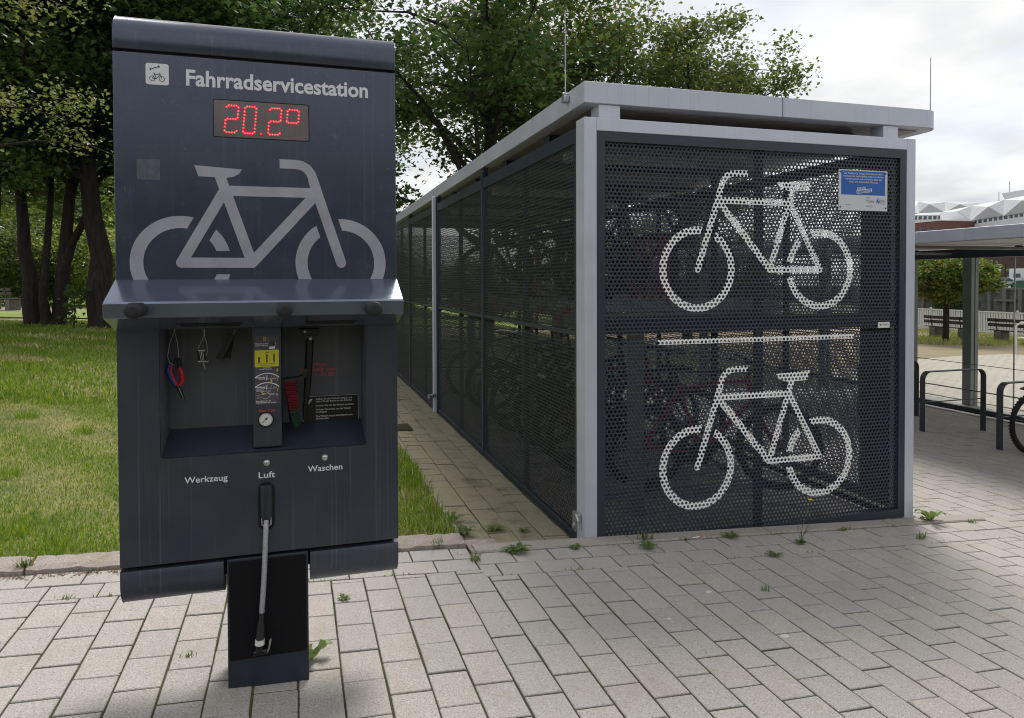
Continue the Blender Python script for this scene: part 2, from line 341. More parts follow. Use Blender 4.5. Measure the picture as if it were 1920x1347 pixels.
class MB:
    """collects shapes; build() links them as one mesh object. Coordinates are world ones unless the thing is a repeat built at 0."""
    def __init__(s): s.v = []; s.f = []; s.sm = []; s.mi = []; s.cur = 0
    def add(s, vs, fs, smooth=False):
        o = len(s.v); s.v += [tuple(float(c) for c in p) for p in vs]
        for f in fs: s.f.append(tuple(i+o for i in f)); s.sm.append(smooth); s.mi.append(s.cur)
        return s
    def box(s, x0, x1, y0, y1, z0, z1):
        v = [(x0, y0, z0), (x1, y0, z0), (x1, y1, z0), (x0, y1, z0), (x0, y0, z1), (x1, y0, z1), (x1, y1, z1), (x0, y1, z1)]
        return s.add(v, [(0, 3, 2, 1), (4, 5, 6, 7), (0, 1, 5, 4), (1, 2, 6, 5), (2, 3, 7, 6), (3, 0, 4, 7)])
    def cbox(s, c, size, M=None):
        hx, hy, hz = [q/2 for q in size]
        v = [Vector((x, y, z)) for z in (-hz, hz) for x, y in ((-hx, -hy), (hx, -hy), (hx, hy), (-hx, hy))]
        if M is not None: v = [M @ p for p in v]
        v = [p+Vector(c) for p in v]
        return s.add(v, [(0, 3, 2, 1), (4, 5, 6, 7), (0, 1, 5, 4), (1, 2, 6, 5), (2, 3, 7, 6), (3, 0, 4, 7)])
    def extrude_x(s, prof, x0, x1, smooth=False):     # prof: [(y,z)]
        n = len(prof); v = [(x0, y, z) for y, z in prof]+[(x1, y, z) for y, z in prof]
        f = [(i, (i+1) % n, n+(i+1) % n, n+i) for i in range(n)]
        s.add(v, f, smooth)
        return s.add(v, [tuple(range(n-1, -1, -1)), tuple(range(n, 2*n))])
    def tube(s, pts, r, n=10, closed=False, cap=True, smooth=True):
        pts = [Vector(p) for p in pts]; m = len(pts)
        rs = r if isinstance(r, (list, tuple)) else [r]*m
        rings = []; up = None
        for i, p in enumerate(pts):
            if closed: d = pts[(i+1) % m]-pts[i-1]
            else: d = pts[min(i+1, m-1)]-pts[max(i-1, 0)]
            d.normalize()
            if up is None:
                a = Vector((0, 0, 1)) if abs(d.z) < .9 else Vector((1, 0, 0)); up = d.cross(a).normalized()
            else:
                up = (up-d*up.dot(d)).normalized()
            w = d.cross(up)
            rings.append([p+(up*math.cos(2*PI*k/n)+w*math.sin(2*PI*k/n))*rs[i] for k in range(n)])
        v = [q for rg in rings for q in rg]; f = []
        for i in range(m if closed else m-1):
            j = (i+1) % m
            for k in range(n): f.append((i*n+k, i*n+(k+1) % n, j*n+(k+1) % n, j*n+k))
        s.add(v, f, smooth)
        if cap and not closed:
            s.add(rings[0], [tuple(range(n-1, -1, -1))]); s.add(rings[-1], [tuple(range(n))])
        return s
    def flatbar(s, pts, w, t, normal):     # strip of section w (along normal) x t following pts
        pts = [Vector(p) for p in pts]; nrm = Vector(normal).normalized(); m = len(pts); v = []
        for i, p in enumerate(pts):
            d = (pts[min(i+1, m-1)]-pts[max(i-1, 0)]).normalized(); q = d.cross(nrm).normalized()
            for a, b in ((-1, -1), (1, -1), (1, 1), (-1, 1)): v.append(p+nrm*(a*w/2)+q*(b*t/2))
        f = []
        for i in range(m-1):
            for k in range(4): f.append((i*4+k, i*4+(k+1) % 4, i*4+4+(k+1) % 4, i*4+4+k))
        f += [(3, 2, 1, 0), tuple(4*(m-1)+k for k in range(4))]
        return s.add(v, f)
    def lathe(s, prof, c, axis='z', n=24, smooth=True):   # prof [(r,h)]
        v = []; c = Vector(c)
        for r, h in prof:
            for k in range(n):
                a = 2*PI*k/n; x, y = r*math.cos(a), r*math.sin(a)
                v.append(c+(Vector((x, y, h)) if axis == 'z' else Vector((x, -h, y)) if axis == 'y' else Vector((h, x, y))))
        f = [(i*n+k, i*n+(k+1) % n, (i+1)*n+(k+1) % n, (i+1)*n+k) for i in range(len(prof)-1) for k in range(n)]
        s.add(v, f, smooth); s.add(v[:n], [tuple(range(n))]); s.add(v[-n:], [tuple(range(n))])
        return s
    def torus(s, c, R, r, axis='y', n=40, k=10, a0=0, a1=2*PI):
        pts = []; full = abs(a1-a0-2*PI) < 1e-6
        for i in range(n if full else n+1):
            a = a0+(a1-a0)*i/n
            x, y = R*math.cos(a), R*math.sin(a)
            pts.append(Vector(c)+(Vector((x, 0, y)) if axis == 'y' else Vector((0, x, y)) if axis == 'x' else Vector((x, y, 0))))
        return s.tube(pts, r, k, closed=full)
    def quad(s, a, b, c, d): return s.add([a, b, c, d], [(0, 1, 2, 3)])
    def poly(s, pts): return s.add(pts, [tuple(range(len(pts)))])
    def mesh(s, name, mats, org=(0, 0, 0)):
        me = bpy.data.meshes.new(name); ox, oy, oz = org
        me.from_pydata([(x-ox, y-oy, z-oz) for x, y, z in s.v], [], s.f)
        me.polygons.foreach_set('use_smooth', s.sm)
        for m in (mats if isinstance(mats, (list, tuple)) else [mats]): me.materials.append(m)
        me.polygons.foreach_set('material_index', s.mi)
        me.update(); return me
    def build(s, name, m, parent=None, bevel=0, seg=2, local=False, **kw):
        org = (0, 0, 0)
        if parent and not local:
            p = parent; org = Vector((0, 0, 0))
            while p: org += p.location; p = p.parent
        me = s.mesh(name, m, org)
        bm = bmesh.new(); bm.from_mesh(me); bmesh.ops.recalc_face_normals(bm, faces=bm.faces); 
        if bevel:
            bmesh.ops.remove_doubles(bm, verts=bm.verts, dist=1e-6)
            ed = [e for e in bm.edges if len(e.link_faces) == 2 and e.calc_face_angle(0) > .5]
            bmesh.ops.bevel(bm, geom=ed, offset=bevel, segments=seg, affect='EDGES', profile=.5, clamp_overlap=True)
            for f in bm.faces: f.smooth = f.smooth
        bm.to_mesh(me); bm.free()
        return link(name, me, parent, **kw)

def ngon(cx, cy, r, n=12, a0=0): return [(cx+r*math.cos(a0+2*PI*k/n), cy+r*math.sin(a0+2*PI*k/n)) for k in range(n)]
def rrect(x0, x1, y0, y1, r, n=4):
    out = []
    for cx, cy, a in ((x1-r, y1-r, 0), (x0+r, y1-r, PI/2), (x0+r, y0+r, PI), (x1-r, y0+r, 3*PI/2)):
        for k in range(n+1): out.append((cx+r*math.cos(a+PI/2*k/n), cy+r*math.sin(a+PI/2*k/n)))
    return out
def stroke(a, b, w, cap0=0, cap1=0):
    ax, ay = a; bx, by = b; L = math.hypot(bx-ax, by-ay); dx, dy = (bx-ax)/L, (by-ay)/L; h = w/2
    pts = [(ax+dy*h, ay-dx*h), (bx+dy*h, by-dx*h)]
    if cap1:
        an = math.atan2(-dx, dy)
        for k in range(1, 8): pts.append((bx+h*math.cos(an+PI*k/8), by+h*math.sin(an+PI*k/8)))
    pts += [(bx-dy*h, by+dx*h), (ax-dy*h, ay+dx*h)]
    if cap0:
        an = math.atan2(dx, -dy)
        for k in range(1, 8): pts.append((ax+h*math.cos(an+PI*k/8), ay+h*math.sin(an+PI*k/8)))
    return pts
def polyline(pts, w, cap=False):
    out = [stroke(pts[i], pts[i+1], w, 1 if (cap and i == 0) or i > 0 else 0, 1 if cap and i == len(pts)-2 else 0) for i in range(len(pts)-1)]
    return out
def area2(p): return sum(p[i][0]*p[(i+1) % len(p)][1]-p[(i+1) % len(p)][0]*p[i][1] for i in range(len(p)))
def region(inc, exc=(), weak=(), weakcut=(), eps=1e-7):
    """planar region (inc | (weak - weakcut)) - exc -> verts2d, tris"""
    vs = []; fs = []; kind = []
    for k, polys in enumerate((inc, exc, weak, weakcut)):
        for p in polys:
            if area2(p) < 0: p = p[::-1]
            o = len(vs); vs += [Vector(q) for q in p]; fs.append(list(range(o, o+len(p)))); kind.append(k)
    V, E_, Fc, ov, oe, of = delaunay_2d_cdt(vs, [], fs, 1, eps)
    keep = []
    for f, o in zip(Fc, of):
        ks = {kind[i] for i in o}
        if 1 in ks: continue
        if 0 in ks or (2 in ks and 3 not in ks): keep.append(f)
    used = sorted({i for f in keep for i in f}); mp = {u: i for i, u in enumerate(used)}
    return [tuple(V[u]) for u in used], [tuple(mp[i] for i in f) for f in keep]
def decal(name, V, Fs, m, parent, Y, T=None, depth=0., to3=None, **kw):
    """flat region placed on the plane y=Y (x, z from the 2-D coordinates), thickness depth towards +y"""
    if to3 is None: to3 = lambda p, y: (p[0], y, p[1])
    b = MB(); b.add([to3(p, Y) for p in V], Fs)
    if depth:
        from collections import Counter
        ed = Counter()
        for f in Fs:
            for i in range(len(f)): ed[(f[i], f[(i+1) % len(f)])] += 1
        n = len(V); vv = [to3(p, Y) for p in V]+[to3(p, Y+depth) for p in V]
        b.add(vv, [(a, a+n, c+n, c) for (a, c) in ed if (c, a) not in ed])
        b.add([to3(p, Y+depth) for p in V], [f[::-1] for f in Fs])
    return b.build(name, m, parent, **kw)

def text_mesh(s, bold=0.):
    cu = bpy.data.curves.new('t', 'FONT'); cu.body = s; cu.size = 1; cu.offset = bold; cu.resolution_u = 3
    ob = bpy.data.objects.new('t', cu); COL.objects.link(ob)
    dg = bpy.context.evaluated_depsgraph_get(); dg.update()
    me = bpy.data.meshes.new_from_object(ob.evaluated_get(dg))
    bpy.data.objects.remove(ob); bpy.data.curves.remove(cu)
    v = np.array([tuple(x.co) for x in me.vertices]) if len(me.vertices) else np.zeros((1, 3))
    fs = [tuple(p.vertices) for p in me.polygons]; bpy.data.meshes.remove(me)
    return v, fs
CAP = None
def text(s, x0, x1, z, cap, Y, m, parent, bold=.012, name='lettering', rot=0., skew=0., xc=None, **kw):
    """one line of lettering on the plane y=Y, from x0 to x1 (x1 None: natural width), baseline z, capital height cap"""
    global CAP
    if CAP is None: h = text_mesh('H')[0]; CAP = h[:, 1].max()
    v, fs = text_mesh(s, bold); k = cap/CAP
    x = v[:, 0]; w = x.max()-x.min()
    if x1 is None:
        sx = k
        if xc is not None: x0 = xc-w*sx/2
    else: sx = (x1-x0)/w
    px = (x-x.min())*sx; pz = v[:, 1]*k
    c, sn = math.cos(rot), math.sin(rot)
    b = MB(); b.add([(x0+a*c-q*sn, Y, z+a*sn+q*c) for a, q in zip(px, pz)], fs)
    return b.build(name, m, parent, **kw)

# ------------------------------------------------------------------ ground
def gz(x):
    if x < -12: return .428
    if x < -3: return .158-.03*(x+3)
    if x < 9: return -.0537*(x+.05)
    if x < 25: return -.486-.02*(x-9)
    return -.806
GX = [-900, -300, -60, -12, -3, 0, 3, 6, 9, 13, 17, 21, 25, 27.9]
def sheet(name, xs, y0, y1, off, m, ny=1, **kw):
    ys = [y0+(y1-y0)*i/ny for i in range(ny+1)]
    v = [(x, y, gz(x)+off) for y in ys for x in xs]; n = len(xs)
    f = [(j*n+i, j*n+i+1, (j+1)*n+i+1, (j+1)*n+i) for j in range(ny) for i in range(n-1)]
    b = MB(); b.add(v, f); return b.build(name, m, **kw)
sheet('ground', GX, -60, 1500, -.09, MT['soil'], kind='structure')
RNG = random.Random(7); NR = np.random.default_rng(11)

# ------------------------------------------------------------------ paving
def paver_mesh(name, lx, ly, h, m, ch=.0028):
    b = MB(); x, y = lx/2, ly/2
    def ring(a, z): return [(-x+a, -y+a, z), (x-a, -y+a, z), (x-a, y-a, z), (-x+a, y-a, z)]
    v = ring(0, -h)+ring(0, -ch)+ring(ch, 0)
    f = [(8, 9, 10, 11)]
    for o in (0, 4):
        for i in range(4): f.append((o+i, o+(i+1) % 4, o+4+(i+1) % 4, o+4+i))
    b.add(v, f); return b.mesh(name, m)
PX, PY = .1594, .2285
KF = 3.885            # front face of the kerb on the right
def slope_at(x): return math.atan2(gz(x+.05)-gz(x-.05), .1)
pavers = []           # x, y, lx, ly, rot
J = .0070
for n in range(-8, 72):
    x0 = -.964+PX*n; x1 = x0+PX; xc = (x0+x1)/2
    ymax_course = 3.60 if xc < 4.75 else 10.4
    ymax_course = 3.655 if xc < .93 else (3.56 if xc < 4.773 else 10.6)
    ph = 3.50 + (PY/2 if n % 2 else 0)
    k = math.floor(((1.62 if xc < 3 else .4)-ph)/PY)
    while True:
        ya = ph+k*PY; yb = ya+PY; k += 1
        if ya > ymax_course-.03: break
        if yb > ymax_course: yb = ymax_course
        pavers.append((xc, (ya+yb)/2, PX-J, yb-ya-J))
for n in (33, 34, 35):          # short columns beside the post, behind the end of the kerb
    x0 = -.964+PX*n; y = 4.012-(PY/2 if n % 2 else 0)
    while y < 10.4:
        ya = max(y, 4.012); y += PY
        if y-ya > .03: pavers.append((x0+PX/2, (ya+y)/2, PX-J, y-ya-J))
# two stretcher courses along the kerb
for ybase, xa, xb, ph in ((3.655, -2.3, .93, .03), (3.655+.166, -2.3, .93, .15), (3.56, .93, 4.773, .1), (3.56+.162, .93, 4.773, .0)):
    x = xa+ph-PY
    while x < xb-.02:
        a, b_ = max(x, xa), min(x+PY, xb); x += PY
        if b_-a > .03: pavers.append(((a+b_)/2, ybase+.081, b_-a-J, .162-J))
# the foot of the station stands in a cut-out: leave the pavers, it sits on top of them
pavers.sort(key=lambda p: math.hypot(p[0]-.75, p[1]-.6))
bed = sheet('pavement', [-2.4, -1, .93, 3, 6, 9, 10.6], -.5, 3.72, -.0045, MT['joint'], kind='structure')
b = MB(); 
for xs, ya, yb in (([-2.4, -1, .93], 3.72, 3.99), ([.93, 3, 4.775], 3.72, 3.885), ([4.7751, 6, 9, 10.6], 3.72, 10.7), ([4.225, 4.48, 4.775], 3.8851, 10.7)):
    n = len(xs); b.add([(x, y, gz(x)-.0045) for y in (ya, yb) for x in xs], [(i, i+1, n+i+1, n+i) for i in range(n-1)])
b.build('bedding', MT['joint'], bed)
meshes = {}
NP = 292
for i, (x, y, lx, ly) in enumerate(pavers[:NP]):
    key = (round(lx, 3), round(ly, 3))
    if key not in meshes: meshes[key] = paver_mesh('paver', key[0], key[1], .02, MT['paver'])
    o = link('paver', meshes[key], bed)
    o.location = (x+RNG.uniform(-.0012, .0012), y+RNG.uniform(-.0012, .0012), gz(x)+RNG.uniform(-.0022, .0018))
    o.rotation_euler = (RNG.gauss(0, .006), -slope_at(x)+RNG.gauss(0, .006), RNG.gauss(0, .005))
b = MB()
for x, y, lx, ly in pavers[NP:]:
    z = gz(x)+RNG.uniform(-.002, .002); sl_ = math.tan(slope_at(x)); rz = RNG.gauss(0, .004); c, s = math.cos(rz), math.sin(rz)
    def ring(a, dz): return [(x+c*u-s*w, y+s*u+c*w, z+dz+sl_*u) for u, w in ((-lx/2+a, -ly/2+a), (lx/2-a, -ly/2+a), (lx/2-a, ly/2-a), (-lx/2+a, ly/2-a))]
    v = ring(0, -.02)+ring(0, -.0028)+ring(.0028, 0); f = [(8, 9, 10, 11)]
    for o in (0, 4):
        for i in range(4): f.append((o+i, o+(i+1) % 4, o+4+(i+1) % 4, o+4+i))
    b.add(v, f)
b.build('pavers', MT['paver_i'], bed, kind='stuff')
# sunlit square beyond the canopy: too far to tell the stones apart
b = MB(); xs = [10.6, 13, 17, 19.8]
b.add([(10.6, -3, gz(10.6)), (15.5, -3, gz(15.5)), (20.6, 6, gz(20.6)), (20.2, 13, gz(20.2)), (19.9, 15.4, gz(19.9)), (17.6, 15.2, gz(17.6)), (15.56, 14.6, gz(15.56)), (13, 13.6, gz(13)), (10.6, 12.6, gz(10.6))], [tuple(range(9))])
def far_paving():
    m = paver_mat('far_paving', (.50, .46, .41), True); t = m.node_tree; bs = t.nodes['Principled BSDF']
    g = N(t, 'ShaderNodeNewGeometry'); mp = N(t, 'ShaderNodeMapping'); mp.inputs['Rotation'].default_value = (0, 0, PI/2); t.links.new(g.outputs['Position'], mp.inputs[0])
    br = N(t, 'ShaderNodeTexBrick'); br.inputs['Scale'].default_value = 1; br.inputs['Brick Width'].default_value = PY; br.inputs['Row Height'].default_value = PX; br.inputs['Mortar Size'].default_value = .006
    br.inputs['Color1'].default_value = (1, 1, 1, 1); br.inputs['Color2'].default_value = (.9, .9, .9, 1); br.inputs['Mortar'].default_value = (.3, .28, .25, 1)
    t.links.new(mp.outputs[0], br.inputs[0]); prev = bs.inputs['Base Color'].links[0].from_socket
    mx = N(t, 'ShaderNodeMix', data_type='RGBA', blend_type='MULTIPLY'); mx.inputs['Factor'].default_value = 1
    t.links.new(prev, mx.inputs['A']); t.links.new(br.outputs[0], mx.inputs['B']); t.links.new(mx.outputs['Result'], bs.inputs['Base Color'])
    return m
b.build('square', far_paving(), kind='structure')

# kerb: concrete edging in front of the shelter, rough granite along the lawn
kb = MB(); kb.box(.93, 4.77, KF+.004, KF+.10, -.45, -.30)
kerb = kb.build('kerb', MT['kerb_c'], kind='structure')
x = .96
while x < 4.7:
    L = min(.99, 4.77-x); b = MB()
    v = []
    zA, zB = gz(x)+.012, gz(x+L)+.012
    y0, y1 = KF+RNG.uniform(-.002, .003), KF+.118
    c = .008
    for X, z in ((x+.003, zA), (x+L-.003, zB)):
        v += [(X, y0, z-.14), (X, y0, z-c), (X, y0+c, z), (X, y1-c, z), (X, y1, z-c), (X, y1, z-.14)]
    b.add(v, [(0, 1, 7, 6), (1, 2, 8, 7), (2, 3, 9, 8), (3, 4, 10, 9), (4, 5, 11, 10), (0, 5, 4, 3, 2, 1), (6, 7, 8, 9, 10, 11)])
    b.build('kerb_stone', MT['kerb_c'], kerb); x += L
def rough_block(x0, x1, y0, y1, zt, rise, seed, m, name='kerb_stone', parent=None):
    r = random.Random(seed); nx = max(3, int((x1-x0)/.045)); ny = 5; v = []; f = []
    for j in range(ny+1):
        for i in range(nx+1):
            u, w = i/nx, j/ny; X = x0+(x1-x0)*u; Y = y0+(y1-y0)*w
            edge = min(u*(x1-x0), (1-u)*(x1-x0), w*(y1-y0), (1-w)*(y1-y0))
            z = zt(X)+rise-(.014 if edge < .001 else 0)+r.uniform(-.006, .006)
            v.append((X+r.uniform(-.004, .004), Y+r.uniform(-.006, .006), z))
    for j in range(ny):
        for i in range(nx): f.append((j*(nx+1)+i, j*(nx+1)+i+1, (j+1)*(nx+1)+i+1, (j+1)*(nx+1)+i))
    rim = [i for i in range(nx+1)]+[(j*(nx+1)+nx) for j in range(1, ny+1)]+[ny*(nx+1)+i for i in range(nx-1, -1, -1)]+[j*(nx+1) for j in range(ny-1, 0, -1)]
    o = len(v); v += [(v[i][0], v[i][1], v[i][2]-.12) for i in rim]; k = len(rim)
    f += [(rim[i], rim[(i+1) % k], o+(i+1) % k, o+i) for i in range(k)]
    b = MB(); b.add(v, f); return b.build(name, m, parent)
for i, (a, c) in enumerate(((-3.1, -2.2), (-2.19, -1.30), (-1.285, -.33), (-.315, .40), (.415, .925))):
    rough_block(a, c, 3.985, 4.17, gz, .035, i, MT['kerb_g'], parent=kerb)
rough_block(.945, 1.12, 3.90, 4.10, gz, .012, 9, MT['kerb_g'], parent=kerb)

# strip of old pavers beside the shelter, a little lower than the square
def pz(x): return gz(x)-.062
b = MB(); b.add([(.85, 4.0, pz(.85)-.006), (1.80, 4.0, pz(1.8)-.006), (1.80, 14.2, pz(1.8)-.006), (.85, 14.2, pz(.85)-.006)], [(0, 1, 2, 3)])
strip = b.build('side_path', MT['joint'], kind='structure')
pm = [paver_mesh('paver', .163, .178, .02, MT['paver_old']), paver_mesh('paver', .163, .115, .02, MT['paver_old'])]
for ci, cx in enumerate((1.075, 1.243, 1.411, 1.579)):
    y = 4.04+(.03 if ci % 2 else .0); q = 0
    while y < 14:
        if ci == 3:
            if q == 0: pass
        w = 1 if RNG.random() < .08 else 0; ly = (.184, .121)[w]
        if not (q > 60):
            o = link('paver', pm[w], strip); o.location = (cx+RNG.uniform(-.003, .003), y+ly/2, pz(cx)+RNG.uniform(-.004, .004))
            o.rotation_euler = (RNG.gauss(0, .012), .0537+RNG.gauss(0, .012), RNG.gauss(0, .006))
        y += ly; q += 1
em = paver_mesh('edging_stone', .06, .49, .06, MT['kerb_c'])
for k in range(20):
    o = link('edging_stone', em, strip); o.location = (.955, 4.37+k*.5, pz(.955)+.012); o.rotation_euler = (0, .05, RNG.gauss(0, .004))
b = MB(); b.box(.99, 1.19, 7.6, 7.95, pz(1.1)+.004, pz(1.1)+.012)
for k in range(7): b.box(1.0+.027*k, 1.013+.027*k, 7.62, 7.93, pz(1.1)+.012, pz(1.1)+.02)
set_props(b.build('drain_grate', MT['joint']), 'small dark drain grate set in the mossy strip beside the shelter', 'drain')
# moss in the joints of the paving (low ragged cushions)
b = MB()
def cushion(b, x, y, z, r, n=6):
    v = [(x+r*RNG.uniform(.6, 1.2)*math.cos(2*PI*k/n), y+r*RNG.uniform(.6, 1.2)*math.sin(2*PI*k/n), z-.004) for k in range(n)]+[(x, y, z+r*.35)]
    b.add(v, [(k, (k+1) % n, n) for k in range(n)])
for n in range(-3, 16):
    X = -.964+PX*n
    if n == 8 or RNG.random() < .12: continue
    y = 1.9+RNG.random()
    while y < 3.62:
        if math.sin(y*3.1+n*2.3)+math.sin(y*7.7+n) > .15:
            cushion(b, X+RNG.gauss(0, .0022), y, gz(X)-.001, RNG.uniform(.003, .0062))
        y += RNG.uniform(.005, .016)
for X in np.arange(-1.5, 4.6, .012):
    Y = 3.655 if X < .93 else 3.56
    if math.sin(X*4.1)+math.sin(X*9.3+1) > -.3: cushion(b, X, Y+RNG.gauss(0, .002), gz(X)-.001, RNG.uniform(.003, .006))
mm = mat('moss', (.055, .07, .012), .95, col2=(.12, .12, .018), vscale=9)
b.build('moss', mm, kind='stuff')
for x, y, r, lb in ((2.097, 2.677, .016, 'largest and whitest chewing gum spot, lowest on the grey paving'), (2.018, 3.168, .015, 'faint chewing gum spot nearest the kerb on the grey paving'), (1.652, 2.933, .013, 'faint chewing gum spot on the paving nearest the service station'), (3.054, 2.895, .013, 'white chewing gum spot farthest right on the grey paving')):
    b = MB(); n = 9; z = gz(x)+.0032
    v = [(x+r*1.3*RNG.uniform(.7, 1.1)*math.cos(2*PI*k/n), y+r*RNG.uniform(.7, 1.1)*math.sin(2*PI*k/n), z-.003) for k in range(n)]+[(x, y, z)]
    b.add(v, [(k, (k+1) % n, n) for k in range(n)])
    o = b.build('chewing_gum', MT['gum']); set_props(o, lb, 'chewing gum', 'chewing gum spots on the paving')

# ------------------------------------------------------------------ lawn
def lawnz(x, y): return gz(min(x, .5))+.0
b = MB(); xs = [-60, -30, -12, -6, -3, -1.5, 0, .93]; ys = [4.15, 5, 7, 10, 14, 18, 22, 25.2]
b.add([(x, y, gz(x)-.004) for y in ys for x in xs], [(j*8+i, j*8+i+1, j*8+9+i, j*8+8+i) for j in range(7) for i in range(7)])
gm = mat('lawn_soil', (.085, .12, .025), .95, col2=(.26, .23, .085), vscale=1.7, bump=.9, bscale=70, detail=8)
b.build('lawn', gm, kind='structure')
b = MB(); b.add([(-60, 25.2, gz(-60)), (27.5, 25.2, gz(27.5)), (27.5, 80, gz(27.5)), (-60, 80, gz(-60))], [(0, 1, 2, 3)])
xs = [-60, -12, -3, 0, 3, 9, 25, 27.6]
b = MB(); b.add([(x, y, gz(x)-.002) for y in (27.1, 120) for x in xs], [(i, i+1, 8+i+1, 8+i) for i in range(7)])
b.build('far_lawn', mat('far_lawn', (.15, .22, .03), .95, col2=(.22, .28, .06), vscale=.7, bump=.8, bscale=40), kind='structure')
b = MB(); b.add([(x, y, gz(x)+.002) for y in (25.2, 26.3) for x in xs], [(i, i+1, 8+i+1, 8+i) for i in range(7)])
b.build('gravel_path', MT['asphalt_path'], kind='structure')
b = MB(); b.add([(x, y, gz(x)+.003) for y in (31.2, 34.5) for x in (-60, -12, -8.5)], [(i, i+1, 3+i+1, 3+i) for i in range(2)])
b.build('gravel_path', MT['asphalt_path'], kind='structure')
# meadow between shelter and trees (right of the strip, behind the shelter)
b = MB(); xs = [1.81, 3, 6, 9, 10.5]; b.add([(x, y, gz(x)-.03) for y in (13.6, 25.2) for x in xs], [(i, i+1, 5+i+1, 5+i) for i in range(4)])
b.build('rear_lawn', gm, kind='structure')

def patch(x, y):   # dry patches
    return .5+.25*np.sin(x*2.1+1.3*np.sin(y*1.7))+.25*np.sin(y*2.6+x*.9+2)+.18*np.sin(x*6.1+y*4.3)
def blades(name, n, x0, x1, y0, y1, hmin, hmax, w, parent=None, dens=None, mats=None):
    x = NR.uniform(x0, x1, n*2); 
    u = NR.uniform(0, 1, n*2); y = y0*(y1/y0)**u
    p = patch(x, y)
    keep = NR.uniform(0, 1, n*2) < np.clip(1.15-.6*p, .2, 1)
    keep &= (y > 4.19)
    x, y, p = x[keep][:n], y[keep][:n], p[keep][:n]; n = len(x)
    z = np.array([gz(a) for a in x])-.004
    h = NR.uniform(hmin, hmax, n)*(1.15-.5*np.clip(p, 0, 1))*(1+.9*(NR.random(n) < .04))
    az = NR.uniform(0, 2*PI, n); lean = NR.uniform(.15, 1.0, n)*h
    wv = w*NR.uniform(.6, 1.3, n)*(1+y*.06)
    ca, sa = np.cos(az), np.sin(az); a2 = az+NR.uniform(-1, 1, n)+PI/2; cw, sw = np.cos(a2)*wv/2, np.sin(a2)*wv/2
    V = np.empty((n, 5, 3)); 
    V[:, 0] = np.stack([x-cw, y-sw, z], 1); V[:, 1] = np.stack([x+cw, y+sw, z], 1)
    mx_, my, mz = x+ca*lean*.35, y+sa*lean*.35, z+h*.62
    V[:, 2] = np.stack([mx_+cw*.8, my+sw*.8, mz], 1); V[:, 3] = np.stack([mx_-cw*.8, my-sw*.8, mz], 1)
    V[:, 4] = np.stack([x+ca*lean, y+sa*lean, z+h*.95], 1)
    base = np.arange(n)[:, None]*5
    me = np_mesh(name, V.reshape(-1, 3), base+np.array([[0, 1, 2, 3]]), base+np.array([[3, 2, 4]]), None)
    dry = (p+NR.normal(0, .30, n)) > .90
    mi = np.concatenate([dry, dry]).astype(np.int32)
    for m in mats: me.materials.append(m)
    me.polygons.foreach_set('material_index', mi)
    return link(name, me, parent, kind='stuff')
gl = leafmat('grass_blade', [(.065, .145, .014), (.105, .20, .02), (.15, .25, .028), (.24, .30, .06)], .4, .5)
gd = mat('dry_blade', (.42, .37, .16), .8, rnd=.35, island=True)
blades('grass', 125000, -4.6, .90, 4.18, 9.5, .014, .040, .0034, mats=[gl, gd])
blades('grass', 70000, -9, .9, 9, 25, .035, .09, .008, mats=[gl, gd])
blades('grass', 5000, .2, .93, 4.18, 6.5, .05, .12, .004, mats=[gl, gd])
# ------------------------------------------------------------------ bicycle pictogram (unit: wheelbase 1, front wheel to +x)
def pictogram(w, wr, ro):
    A, B, S, H = (0, 0), (.426, 0), (.262, .47), (.845, .472)
    tubes = [stroke(A, B, w, 1, 1), stroke(A, S, w, 1, 1), stroke(B, (.232, .575), w, 1, 0), stroke(S, H, w, 1, 1), stroke(B, H, w*1.05, 1, 1)]
    tubes += polyline([(1, 0), H, (.818, .56)], w, True)[:1]
    bend = [(1, 0), (.845, .472), (.822, .55), (.806, .600), (.780, .635), (.742, .655), (.70, .660), (.605, .660)]
    tubes += [stroke(bend[i], bend[i+1], w if i < 2 else w*.92, 1 if i else 1, 1 if i < 6 else 0) for i in range(7)]
    tubes.append([(.082, .628), (.37, .612), (.355, .585), (.32, .562), (.27, .553), (.106, .558)])
    rings = []; n = 72; ri = ro-wr
    for c in (0., 1.):
        for k in range(n):
            a, b = 2*PI*k/n, 2*PI*(k+1)/n
            rings.append([(c+ri*math.cos(a), ri*math.sin(a)), (c+ro*math.cos(a), ro*math.sin(a)), (c+ro*math.cos(b), ro*math.sin(b)), (c+ri*math.cos(b), ri*math.sin(b))])
    g = w*2.3
    cuts = [stroke(A, S, g), stroke((-.05, 0), B, g), stroke((1.03, -.09), H, g)]
    # below the rear axle only the stay towards the crank cuts the ring
    cuts[1] = stroke((.02, 0), B, g); cuts[2] = stroke((1., 0), H, g)
    return tubes, rings, cuts

# ------------------------------------------------------------------ service station
SX0, SX1, SY = -.602, .371, 2.757
st = thing('bicycle_service_station', 'tall slate-blue bicycle service station with white lettering and red temperature display', 'service station', (-.11, 2.85, 0))
def arc(cy, cz, r, a0, a1, n=8): return [(cy+r*math.cos(math.radians(a0+(a1-a0)*k/n)), cz+r*math.sin(math.radians(a0+(a1-a0)*k/n))) for k in range(n+1)]
r = .088
prof = [(SY, 2.310), (SY, 2.355)]+arc(SY+r, 2.355, r, 180, 90, 14)[1:]+[(SY+.20, 2.355+r)]+arc(SY+.20, 2.355, r, 90, 0, 8)[1:]+[(SY+.288, 2.310)]
b = MB(); b.extrude_x(prof, SX0, SX1, True); b.build('cap', MT['station_upper'], st, bevel=.002, seg=1)
b = MB(); b.box(SX0+.03, SX1-.03, SY+.012, SY+.27, 2.29, 2.315); b.build('cap_joint', MT['groove'], st)
